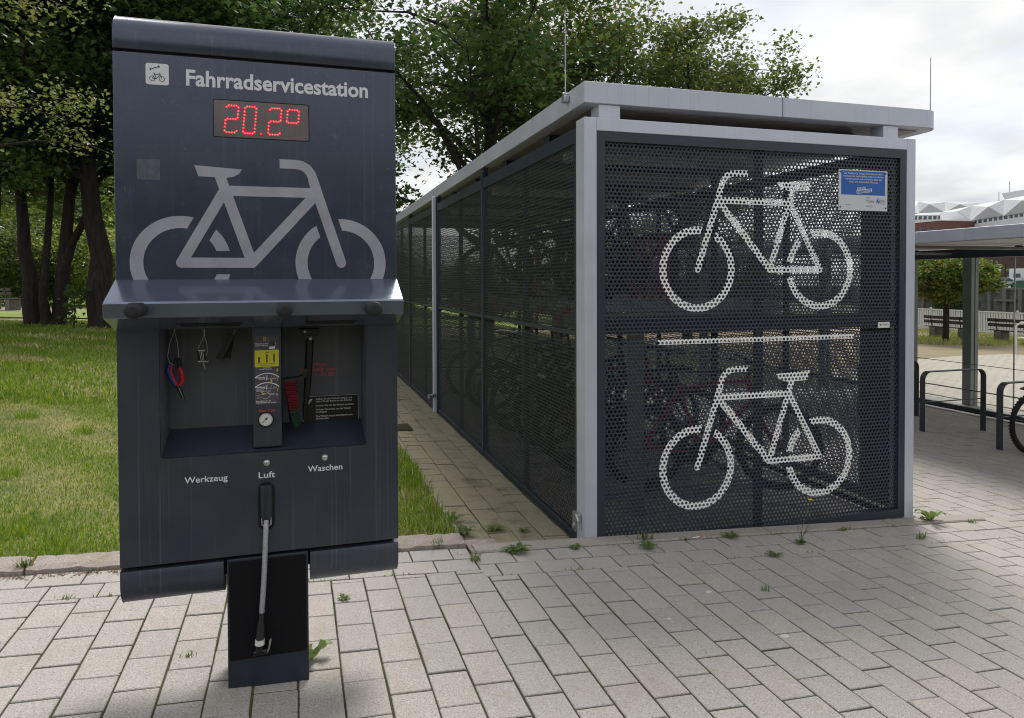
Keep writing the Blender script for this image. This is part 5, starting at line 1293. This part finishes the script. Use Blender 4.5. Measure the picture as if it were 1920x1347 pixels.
def gable_hall(name, label, X, gables, xl, xr, ytop_l, ytop_r, base, back, win):
    t = thing(name, label, 'hall', (X, 100, .1))
    L, Rr = onX(xl, base(xl), X), onX(xr, base(xr), X)
    b = MB(); b.add([(X, L[1], .1), (X, Rr[1], .1), (X, Rr[1], Rr[2]), (X, L[1], L[2]), (X+back, L[1], .1), (X+back, Rr[1], .1), (X+back, Rr[1], Rr[2]), (X+back, L[1], L[2])],
                    [(0, 1, 2, 3), (0, 3, 7, 4), (1, 5, 6, 2), (4, 7, 6, 5)]); b.build('wall', MT['white_wall'], t)
    rg = lambda px, top: onX(px, top, X+back*.5)
    prev = (xl, base(xl)); ridge = lambda px: ytop_l+(ytop_r-ytop_l)*(px-xl)/(xr-xl)
    for (pa, va) in gables:          # apex px,py ; valley px,py
        P0, A_, V_ = onX(*prev, X-.3), onX(*pa, X-1.8), onX(*va, X-.3)
        b = MB(); b.poly([P0, A_, V_]); b.poly([P0+np.array([.4, 0, 0]), V_+np.array([.4, 0, 0]), A_+np.array([.4, 0, 0])]); b.build('gable', MT['white_wall'], t)
        R0, R1, R2 = onX(prev[0], ridge(prev[0]), X+8), onX(pa[0], ridge(pa[0]), X+8), onX(va[0], ridge(va[0]), X+8)
        b = MB(); b.poly([P0, R0, A_+np.array([.01, 0, 0])]); b.poly([A_+np.array([.01, 0, 0]), R0, R1]); b.poly([A_+np.array([.01, 0, 0]), R1, R2]); b.poly([A_+np.array([.01, 0, 0]), R2, V_]); b.build('roof', MT['grey_roof'], t)
        prev = va
    for k in range(win):
        pa = xl+4+(xr-xl-6)*k/win; pb = pa+(xr-xl-6)/win*.62
        q0, q1 = onX(pa, base(pa)+2.5, X-.04), onX(pb, base(pb)+8.5, X-.04); b = MB(); b.box(X-.06, X-.01, q1[1], q0[1], q1[2], q0[2]); b.build('window', MT['glass_dark'], t)
    return t
gable_hall('white_hall', 'white hall with zigzag gables and grey folded roof beyond the canopy', 150, [((1793, 397), (1820, 414)), ((1853, 388), (1882, 405)), ((1916, 376), (1948, 394)), ((1985, 362), (2020, 382))], 1763, 2020, 398, 348, lambda px: 421-.150*(px-1763), 30, 26)
gable_hall('white_hall', 'paler white hall with low folded roof farther back behind the shelter corner', 205, [((1708, 398), (1722, 400)), ((1742, 383), (1772, 398)), ((1800, 383), (1835, 397)), ((1858, 384), (1872, 396))], 1700, 1872, 378, 381, lambda px: 404-.02*(px-1700), 30, 18)
ub = thing('roof_block', 'white tapered rooftop block with lattice screen above the zigzag hall', 'building', (185, 110, .1))
q = [onX(1878, 363, 175), onX(1945, 352, 175), onX(1945, 374, 175), onX(1885, 376, 175)]
b = MB(); b.add(q+[p+np.array([14, 4, 0]) for p in q], [(0, 1, 2, 3), (7, 6, 5, 4), (0, 4, 5, 1), (1, 5, 6, 2), (2, 6, 7, 3), (3, 7, 4, 0)]); b.build('block', MT['white_wall'], ub)
q = [onX(1871, 376, 172), onX(1950, 368, 172), onX(1950, 378, 172), onX(1871, 386, 172)]
b = MB(); b.add([p for p in q]+[p+np.array([8, 0, 0]) for p in q], [(0, 1, 2, 3), (7, 6, 5, 4), (0, 4, 5, 1), (1, 5, 6, 2), (2, 6, 7, 3), (3, 7, 4, 0)]); b.build('screen', MT['grey_roof'], ub)
b = MB(); b.box(174, 190, q[1][1], q[0][1], .1, q[2][2]); b.build('wall', MT['white_wall'], ub)
for px, a in ((1873, 360), (1893, 340)):
    p = onX(px, 378, 176); p2 = onX(px, a, 176); b = MB(); b.tube([p, p2], .09, 6); b.build('mast', MT['galv'], ub)

# ------------------------------------------------------------------ trees
def leaves(pts, nper, spread, size, rng, flat=.6, up=.8, droop=0):
    pts = np.asarray(pts); n = len(pts)*nper
    c = np.repeat(pts, nper, 0)+rng.normal(0, 1, (n, 3))*np.array([spread, spread, spread*flat])
    c[:, 2] -= droop*np.abs(rng.normal(0, 1, n))
    nrm = rng.normal(0, 1, (n, 3)); nrm[:, 2] = np.abs(nrm[:, 2])+up; nrm /= np.linalg.norm(nrm, axis=1)[:, None]
    t = rng.normal(0, 1, (n, 3)); t -= nrm*(t*nrm).sum(1)[:, None]; t /= np.linalg.norm(t, axis=1)[:, None]
    s = np.cross(nrm, t); sz = size*rng.uniform(.5, 1.4, n)[:, None]
    L = lambda x, y, z: c+s*sz*x+t*sz*y+nrm*sz*z
    V = np.stack([L(0, -.5, 0), L(.42, -.12, .10), L(.19, .12, .03), L(0, .52, -.08), L(-.19, .12, .03), L(-.42, -.12, .10)], 1)
    b0 = np.arange(n)[:, None]*6
    return V.reshape(-1, 3), np.concatenate([b0+np.array([[0, 1, 2, 3]]), b0+np.array([[0, 3, 4, 5]])])
def crown_pts(rng, H, z0, rad, n_limbs, subs, per, trunk, wob=.35, stems=None, low=0., twist=0.):
    """limbs start on the trunk, fork, and carry leaf clumps"""
    b = MB(); pts = []
    prof = lambda z: rad*math.sqrt(max(0., 1-((z-(z0+(H-z0)*.42))/((H-z0)*.60))**2))
    for si, st_ in enumerate(stems or [[(0, 0, -.1), (0, 0, H*.86)]]):
        P = [Vector(p) for p in st_]
        tp = [];  m = 9
        for i in range(m+1):
            u = i/m*(len(P)-1); k = min(int(u), len(P)-2); q = P[k].lerp(P[k+1], u-k)
            q = q+Vector((rng.normal(0, .06), rng.normal(0, .06), 0))*min(1, i/2)
            tp.append(q)
        tr = trunk[si] if isinstance(trunk, tuple) else trunk
        rr = [tr*(1.45 if i == 0 else 1.12 if i == 1 else 1)*(1-.88*(i/m)**1.1)+.012 for i in range(m+1)]
        tp.insert(1, tp[0].lerp(tp[1], .25)); rr.insert(1, tr*1.1)
        b.tube(tp, rr, 12)
        for L in range(n_limbs):
            f = .30+.66*(L+rng.random())/n_limbs; k = f*(len(tp)-1); i = int(k); p0 = tp[i].lerp(tp[min(i+1, len(tp)-1)], k-i)
            if p0.z < z0: continue
            a = L*2.4+rng.normal(0, .35)+twist; zt = min(H*.97, p0.z+(H-p0.z)*rng.uniform(.1, .55)-low*rng.random()); R = prof(zt)*rng.uniform(.72, 1.0)
            e = Vector((tp[-1].x*.4+R*math.cos(a), tp[-1].y*.4+R*math.sin(a), zt))
            mid = p0.lerp(e, .5)+Vector((0, 0, .10*(e-p0).length))
            r0 = rr[min(i, len(rr)-1)]*.55+.01
            lp_ = [p0, p0.lerp(mid, .5)+Vector((0, 0, .1)), mid, mid.lerp(e, .5)+Vector((rng.normal(0, .12), rng.normal(0, .12), .05)), e]
            b.tube(lp_, [r0, r0*.75, r0*.5, r0*.32, .012], 7)
            for s in range(subs):
                g = .28+.72*(s+rng.random())/subs; k2 = g*4; i2 = min(int(k2), 3); q0 = lp_[i2].lerp(lp_[i2+1], k2-i2)
                d = Vector((rng.normal(0, 1), rng.normal(0, 1), rng.normal(.15, .45))).normalized()*rad*rng.uniform(.16, .36)
                q1 = q0+d+Vector((0, 0, .1)); b.tube([q0, q0.lerp(q1, .5)+Vector((0, 0, .06)), q1], [r0*.26, r0*.16, .006], 5, cap=False)
                for w in range(per): pts.append(tuple(q0.lerp(q1, .35+.65*(w+1)/per)+Vector(rng.normal(0, .10, 3))))
            for w in range(2): pts.append(tuple(e+Vector(rng.normal(0, .2, 3))))
    return b, np.array(pts)
TREES = {}
def tree_proto(key, seed, H, z0, rad, limbs, subs, per, trunk, nper, spread, size, lm, stems=None, flat=.6, low=0., up=.8, droop=0.):
    rng = np.random.default_rng(seed); b, pts = crown_pts(rng, H, z0, rad, limbs, subs, per, trunk, stems=stems, low=low)
    bk = b.mesh('trunk', MT['bark']); V, Q = leaves(pts, nper, spread, size, rng, flat, up, droop); cr_ = np_mesh('crown', V, Q, None, lm)
    TREES[key] = (bk, cr_)
def tree(key, label, x, y, rot=0, s=1., group=None, name='tree', lm=None, z=None):
    t = thing(name, label, 'tree', (x, y, gz(x) if z is None else z), rot, group); t.scale = (s, s, s)
    link('trunk', TREES[key][0], t); o = link('crown', TREES[key][1], t)
    if lm: o.material_slots[0].link = 'OBJECT'; o.material_slots[0].material = lm
    return t
# dark maples on the lawn: leaning stems
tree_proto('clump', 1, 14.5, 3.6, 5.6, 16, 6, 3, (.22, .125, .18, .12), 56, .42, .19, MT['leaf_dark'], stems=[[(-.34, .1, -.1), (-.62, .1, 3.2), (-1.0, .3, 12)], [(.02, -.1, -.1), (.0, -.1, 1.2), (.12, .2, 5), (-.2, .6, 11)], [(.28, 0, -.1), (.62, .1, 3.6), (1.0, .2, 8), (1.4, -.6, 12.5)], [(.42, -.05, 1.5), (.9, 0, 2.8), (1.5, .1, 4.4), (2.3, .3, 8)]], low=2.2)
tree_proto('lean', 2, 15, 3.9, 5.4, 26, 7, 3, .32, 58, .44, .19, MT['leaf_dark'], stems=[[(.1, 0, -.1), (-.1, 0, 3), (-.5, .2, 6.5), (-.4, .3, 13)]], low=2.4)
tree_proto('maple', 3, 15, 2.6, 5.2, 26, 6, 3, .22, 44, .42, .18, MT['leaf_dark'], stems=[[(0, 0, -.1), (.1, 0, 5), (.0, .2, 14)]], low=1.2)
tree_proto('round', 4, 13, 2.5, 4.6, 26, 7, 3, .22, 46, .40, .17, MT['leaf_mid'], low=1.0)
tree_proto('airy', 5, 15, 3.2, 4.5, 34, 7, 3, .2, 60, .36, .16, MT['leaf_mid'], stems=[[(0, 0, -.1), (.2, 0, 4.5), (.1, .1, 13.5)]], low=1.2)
tree_proto('light', 6, 5.6, 1.9, 2.5, 24, 6, 3, .06, 34, .17, .058, MT['leaf_light'], flat=.5)
tree('clump', 'dark old maple with several stems from one base on the shaded lawn', -6.75, 22.9, 0, 1)
tree('lean', 'dark maple with one thick leaning trunk beside the service station', -5.3, 22.3, 0, 1)
tree('lean', 'dark maple trunk half hidden behind the left side of the service station', -4.1, 24.0, 2.0, .95)
tree('maple', 'tall dark maple with straight trunk rising behind the mesh garage', 5.5, 20.8, 0, 1.0)
tree('maple', 'dark maple filling the gap between the station and the garage roof', .6, 25.5, 2.3, .9)
tree('round', 'yellowish green round tree left of the airy tree above the garage roof', 9.0, 23.6, 1.0, 1.0)
tree('airy', 'airy olive green tree with spreading right-hand branches above the garage roof', 12.3, 20.6, .6, .76)
tree('maple', 'dark tree behind the multi-stemmed maple at far left', -10.2, 26.5, 1.1, 1.0)
tree('lean', 'dark tree whose trunk base shows at the left edge of the lawn', -7.75, 21.6, 3.9, .92)
tree('light', 'young light green tree reaching in from the left edge', -4.75, 9.7, .4, 1.0)
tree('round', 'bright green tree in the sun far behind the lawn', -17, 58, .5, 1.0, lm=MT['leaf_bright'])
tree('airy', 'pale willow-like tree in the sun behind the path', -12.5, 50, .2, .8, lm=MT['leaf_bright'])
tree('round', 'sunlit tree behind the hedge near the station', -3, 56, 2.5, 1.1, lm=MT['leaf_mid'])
def bush(label, x, y, r, h, seed, lm, n=130, size=.15, nper=110):
    rng = np.random.default_rng(seed); P = rng.normal(0, 1, (n, 3)); P /= np.linalg.norm(P, axis=1)[:, None]; P *= rng.uniform(.55, 1, (n, 1))
    P = P*np.array([r, r*.8, h*.5])+np.array([0, 0, h*.5]); P[:, 2] = np.maximum(P[:, 2], .15)
    V, Q = leaves(P, nper, r*.16, size, rng, .7, .5); t = thing('bush', label, 'bush', (x, y, gz(x)), 0, 'bushes along the path behind the lawn')
    link('foliage', np_mesh('foliage', V, Q, None, lm), t)
    b = MB()
    for k in range(6):
        a = k*1.05; b.tube([(0, 0, -.05), (r*.25*math.cos(a), r*.25*math.sin(a), h*.3), (r*.6*math.cos(a), r*.5*math.sin(a), h*.65)], [.05, .035, .01], 6)
    o = b.build('stem', MT['bark'], t, local=True)
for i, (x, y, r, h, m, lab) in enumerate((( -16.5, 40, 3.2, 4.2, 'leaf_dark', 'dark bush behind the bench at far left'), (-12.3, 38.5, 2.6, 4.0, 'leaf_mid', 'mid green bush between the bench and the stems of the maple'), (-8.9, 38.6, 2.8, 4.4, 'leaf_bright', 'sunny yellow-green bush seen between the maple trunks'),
                                         (-5.6, 39.5, 2.4, 4.0, 'leaf_mid', 'green bush right of the thick leaning trunk'), (-2.4, 40, 2.8, 4.2, 'leaf_bright', 'sunny bush hidden mostly by the service station'), (1.2, 38, 2.6, 3.6, 'leaf_mid', 'green bush behind the left wall of the garage'), (5.2, 39, 2.8, 3.4, 'leaf_bright', 'bright bush seen through the mesh of the garage'), (9.5, 36, 2.6, 3.2, 'leaf_mid', 'bush seen through the middle of the mesh front'), (-20.5, 42, 3.4, 4.6, 'leaf_mid', 'tall bush at the left edge beyond the path'), (14.5, 33, 2.6, 4.2, 'leaf_dark', 'dark bush seen through the upper right of the mesh front'), (17.4, 31.8, 2.7, 5.2, 'leaf_mid', 'tall bush seen through the mesh between the two upper symbol wheels'), (19.6, 28.6, 1.9, 4.4, 'leaf_dark', 'narrow dark bush seen through the mesh below the upper saddle'))):  # last three bushes are added to darken the view through the mesh
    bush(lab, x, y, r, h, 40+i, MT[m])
# low hedge line closing the park behind the bushes
rng = np.random.default_rng(99); n = 1500
P = np.stack([rng.uniform(-70, -4, n), rng.uniform(64, 72, n), rng.uniform(0, 10, n)], 1); V, Q = leaves(P, 40, .8, .45, rng, .8, .4)
link('far_wood', np_mesh('far_wood', V, Q, None, MT['leaf_mid']), None, kind='stuff')
n = 1400; P = np.stack([rng.uniform(-32, 30, n), rng.uniform(-32, -27, n), rng.uniform(-1, 7.5, n)], 1); V, Q = leaves(P, 40, .7, .45, rng, .8, .4)
link('far_wood', np_mesh('far_wood', V, Q, None, MT['leaf_dark']), None, kind='stuff')
# sucker shoots at the foot of the leaning maple
rng = np.random.default_rng(5); P = np.array([(0+.12*math.cos(k)*(k % 3), .1*math.sin(k*2), .25+.1*k) for k in range(9)]); V, Q = leaves(P, 9, .13, .17, rng, .8, .6)
t = thing('sapling', 'small dark leafy shoot growing beside the thick maple trunk', 'sapling', (-5.75, 21.6, gz(-5.75))); link('foliage', np_mesh('foliage', V, Q, None, MT['leaf_dark']), t)
b = MB(); b.tube([(0, 0, -.05), (.05, 0, .5), (0, .03, 1.1)], [.02, .015, .005], 6); b.build('stem', MT['bark'], t, local=True)
# clipped round tree by the water
rng = np.random.default_rng(21); n = 420; P = rng.normal(0, 1, (n, 3)); P /= np.linalg.norm(P, axis=1)[:, None]; P *= rng.uniform(.72, 1, (n, 1)); 
lob = 1+.10*np.sin(P[:, 0]*5+1)*np.cos(P[:, 1]*6)
P = P*lob[:, None]*np.array([1.52, 1.52, .80])+np.array([0, 0, 2.28]); P = P[P[:, 2] > 1.45]
V, Q = leaves(P, 42, .13, .12, rng, .7, .6)
t = thing('ball_tree', 'clipped round-headed tree with yellowing top beyond the canopy glass', 'tree', (22.05, 19.55, gz(22)))
link('crown', np_mesh('crown', V, Q, None, MT['leaf_ball']), t)
b = MB(); b.tube([(0, 0, -.1), (.0, 0, .1), (.02, 0, 1.0), (0, .02, 1.75)], [.14, .11, .10, .09], 12)
for k in range(9):
    a = k*.7; b.tube([(0, 0, 1.6), (.5*math.cos(a), .5*math.sin(a), 2.0), (1.2*math.cos(a), 1.2*math.sin(a), 2.3)], [.07, .045, .015], 6)
b.build('trunk', MT['bark'], t, local=True)
t = thing('creeper', 'green creeper hanging down the far quay wall', 'bush', (79.6, 70.5, -2.6)); rng = np.random.default_rng(8)
P = np.stack([rng.uniform(-.6, .3, 160), rng.uniform(-3.2, 2.2, 160), rng.uniform(.1, 2.9, 160)], 1); V, Q = leaves(P, 30, .22, .2, rng, .9, .4); link('foliage', np_mesh('foliage', V, Q, None, MT['leaf_mid']), t)
b = MB()
for k in range(6): b.tube([(.3, -2.6+k*.8, 2.9), (.1, -2.6+k*.8, 1.4), (.2, -2.5+k*.8, .2)], .04, 5)
b.build('stem', MT['bark'], t, local=True)

# ------------------------------------------------------------------ weeds in the joints
def weed(label, x, y, z, n, L, w, seed, kind='rosette', group='weeds along the kerb', name='weed', cat='weed', m='weed', lift=.35):
    r = random.Random(seed); t = thing(name, label, cat, (x, y, z), 0, group); L *= .85; w *= .9
    lm = MB()
    if kind == 'rosette':
        for k in range(n):
            a = 2*PI*k/n+r.uniform(-.3, .3); l = L*r.uniform(.55, 1.1); lf = lift*r.uniform(.5, 1.4); q = 6; P = []
            for i in range(q+1):
                u = i/q; d = l*u; h = .004+lf*l*math.sin(u*2.2)*.8; ww = 1.25*w*(.25+1.2*u*(1-u)*2.2)*(1+.55*((i % 2)-.5)) if i < q else .001
                c, s = math.cos(a), math.sin(a); P.append(((d*c-s*ww/2, d*s+c*ww/2, h+ww*.12), (d*c, d*s, h-ww*.06), (d*c+s*ww/2, d*s-c*ww/2, h+ww*.12)))
            v = [p for row in P for p in row]; f = []
            for i in range(q): f += [(i*3, i*3+1, i*3+4, i*3+3), (i*3+1, i*3+2, i*3+5, i*3+4)]
            lm.add(v, f)
    else:
        for k in range(n):
            a = r.uniform(0, 2*PI); l = L*r.uniform(.4, 1.0); ln = r.uniform(.3, 1.1)*l; x0, y0 = r.gauss(0, .020), r.gauss(0, .009); c, s = math.cos(a), math.sin(a); ww = w*r.uniform(.6, 1.2)
            lm.add([(x0-s*ww/2, y0+c*ww/2, 0), (x0+s*ww/2, y0-c*ww/2, 0), (x0+c*ln*.4+s*ww/3, y0+s*ln*.4-c*ww/3, l*.6), (x0+c*ln*.4-s*ww/3, y0+s*ln*.4+c*ww/3, l*.6), (x0+c*ln, y0+s*ln, l*.9)], [(0, 1, 2, 3), (3, 2, 4)])
    lm.build('leaves', MT[m], t, local=True)
    return t
G_ = gz; kz = lambda x: gz(x)
weed('largest sprawling dandelion cluster on the kerb left of the corner post', 1.20, 3.87, kz(1.2), 15, .105, .030, 1)
weed('small bright rosette on the kerb right beside the corner post', 1.555, 3.86, kz(1.55), 8, .055, .022, 2)
weed('flat leafy rosette on the pavers below the left symbol', 2.00, 3.79, kz(2.0), 9, .085, .024, 3)
weed('fine upright weed behind the flat rosette on the kerb edge', 2.04, 3.90, kz(2.0)+.01, 34, .11, .007, 4, 'tuft')
weed('ragged weed tuft on the kerb near the foot of the centre bar', 2.62, 3.87, kz(2.6), 14, .075, .015, 5)
weed('tiny weed beside the cigarette end on the kerb', 2.31, 3.88, kz(2.3), 16, .035, .008, 6, 'tuft')
fd = weed('flowering weed with one tall yellow bloom in front of the mesh', 3.02, 3.70, kz(3.0), 11, .055, .022, 7)
b = MB(); b.tube([(0, 0, 0), (.03, .03, .09), (.09, .06, .17), (.132, .08, .235)], [.0018, .0016, .0015, .0013], 5)
for k in range(16):
    a = k*.9; b.tube([(0, 0, 0), (.018*math.cos(a), .018*math.sin(a), .06), (.04*math.cos(a)+.02, .04*math.sin(a), .11+.02*math.sin(k))], .0009, 3, cap=False)
b.build('stem', MT['weed'], fd, local=True)
b = MB()
for k in range(12):
    a = 2*PI*k/12; c, s = math.cos(a), math.sin(a); X, Y, Z = .134, .081, .236
    b.add([(X, Y, Z), (X+.013*c-.004*s, Y+.013*s+.004*c, Z+.008), (X+.018*c, Y+.018*s, Z+.005), (X+.013*c+.004*s, Y+.013*s-.004*c, Z+.008)], [(0, 1, 2, 3)])
b.build('flower', MT['yellow_petal'], fd, local=True)
weed('low ragged weed on the pavers in front of the flowering one', 2.70, 3.545, kz(2.7), 12, .075, .014, 8)
weed('big dandelion leaves sprouting at the right post of the garage', 4.30, 3.93, kz(4.3), 9, .17, .038, 9, lift=.8)
weed('small weed sprig beyond the right end of the kerb', 4.62, 3.86, kz(4.6), 20, .05, .007, 10, 'tuft')
weed('weed tuft on the kerb close to the right end of the mesh', 3.50, 3.87, kz(3.5), 18, .045, .008, 11, 'tuft')
weed('grass tuft in the second paver course near the right corner', 3.91, 3.64, kz(3.9), 26, .06, .006, 12, 'tuft')
weed('lone small grass sprout in a joint out on the grey paving', 2.32, 3.12, kz(2.3), 9, .05, .008, 13, 'tuft')
weed('leafy weed at the lawn corner where the mossy strip begins', 1.00, 4.36, pz(1.0), 12, .11, .030, 14, lift=.6)
weed('second leafy weed farther along the edge of the mossy strip', .99, 4.62, pz(1.0), 11, .10, .028, 15, lift=.6)
weed('spreading weed in the middle of the mossy strip', 1.22, 4.42, pz(1.2), 11, .095, .024, 16)
weed('small weed on the mossy strip near the garage wall', 1.40, 4.36, pz(1.4), 9, .06, .02, 17)
weed('dry grass tuft at the joint below the granite block', .93, 3.78, kz(.93), 40, .075, .005, 18, 'tuft')
weed('grass tuft growing over the granite kerb', .765, 3.99, kz(.77), 22, .12, .005, 19, 'tuft')
weed('single broad plantain leaves behind the foot of the station', .045, 2.90, kz(.05), 3, .11, .055, 20, lift=.55)
weed('small weed at the joint crossing on the left paving', -1.02, 3.66, kz(-1), 20, .032, .006, 21, 'tuft')
weed('flat weed in the joint next to the left end of the station', -.72, 3.66, kz(-.7), 12, .05, .015, 22)
weed('grass tuft on the granite kerb at the left edge', -1.30, 4.03, kz(-1.3)+.02, 70, .075, .005, 23, 'tuft')
weed('little weed in the joint just right of the foot', .20, 3.42, kz(.2), 12, .045, .012, 24)
weed('moss-green sprig at the paver joint by the bottom of the foot', -.42, 3.02, kz(-.4), 22, .025, .005, 25, 'tuft')
b = MB(); p = Vector((2.36, 3.885, gz(2.36)+.010)); b.tube([p, p+Vector((.052, .006, 0))], .0038, 8); t = b.build('cigarette_end', MT['paper']); set_props(t, 'white and orange cigarette end lying on the kerb', 'cigarette end')
b = MB(); b.tube([p+Vector((.053, .006, 0)), p+Vector((.074, .009, 0))], .004, 8); b.build('filter', MT['orange'], t)
# small sprouts lining the kerb and the first courses
n = 900; X = np.concatenate([NR.uniform(.95, 4.7, 520), NR.uniform(-1.7, .9, 380)]); Y = np.where(X > .93, np.where(NR.random(n) < .6, 3.883, np.where(NR.random(n) < .5, 4.004, 3.56)), np.where(NR.random(n) < .7, 3.983, 3.657))+NR.normal(0, .004, n)
ok_ = np.sin(X*5.3)+np.sin(X*12.7+1)+NR.normal(0, .4, n) > .5; X, Y = X[ok_], Y[ok_]; n = len(X)
Z = np.array([gz(t) for t in X]); hh = NR.uniform(.006, .024, n); az = NR.uniform(0, 2*PI, n); ln = hh*NR.uniform(.3, 1.4, n); w_ = NR.uniform(.003, .007, n)
V = np.stack([np.stack([X-w_/2, Y, Z], 1), np.stack([X+w_/2, Y, Z], 1), np.stack([X+np.cos(az)*ln, Y+np.sin(az)*ln, Z+hh], 1)], 1)
link('sprouts', np_mesh('sprouts', V.reshape(-1, 3), None, np.arange(3*n).reshape(n, 3), MT['weed']), None, kind='stuff')
# dry leaves and crumbs along the lawn kerb
b = MB()
for k in range(900):
    x = RNG.uniform(-1.7, .1) if k < 650 else RNG.uniform(.8, 4.6); y = 3.965-abs(RNG.gauss(0, .022)) if k < 650 else (3.88+RNG.gauss(0, .012)); z = gz(x)+RNG.uniform(.0, .004); a = RNG.uniform(0, 6.3); l = RNG.uniform(.003, .011) if k < 650 else RNG.uniform(.002, .007); c, s = math.cos(a)*l, math.sin(a)*l
    b.add([(x-c, y-s, z), (x+s*.35, y-c*.35, z+RNG.uniform(0, .006)), (x+c, y+s, z+.002), (x-s*.35, y+c*.35, z+RNG.uniform(0, .006))], [(0, 1, 2, 3)])
b.build('leaf_litter', MT['straw'], kind='stuff')
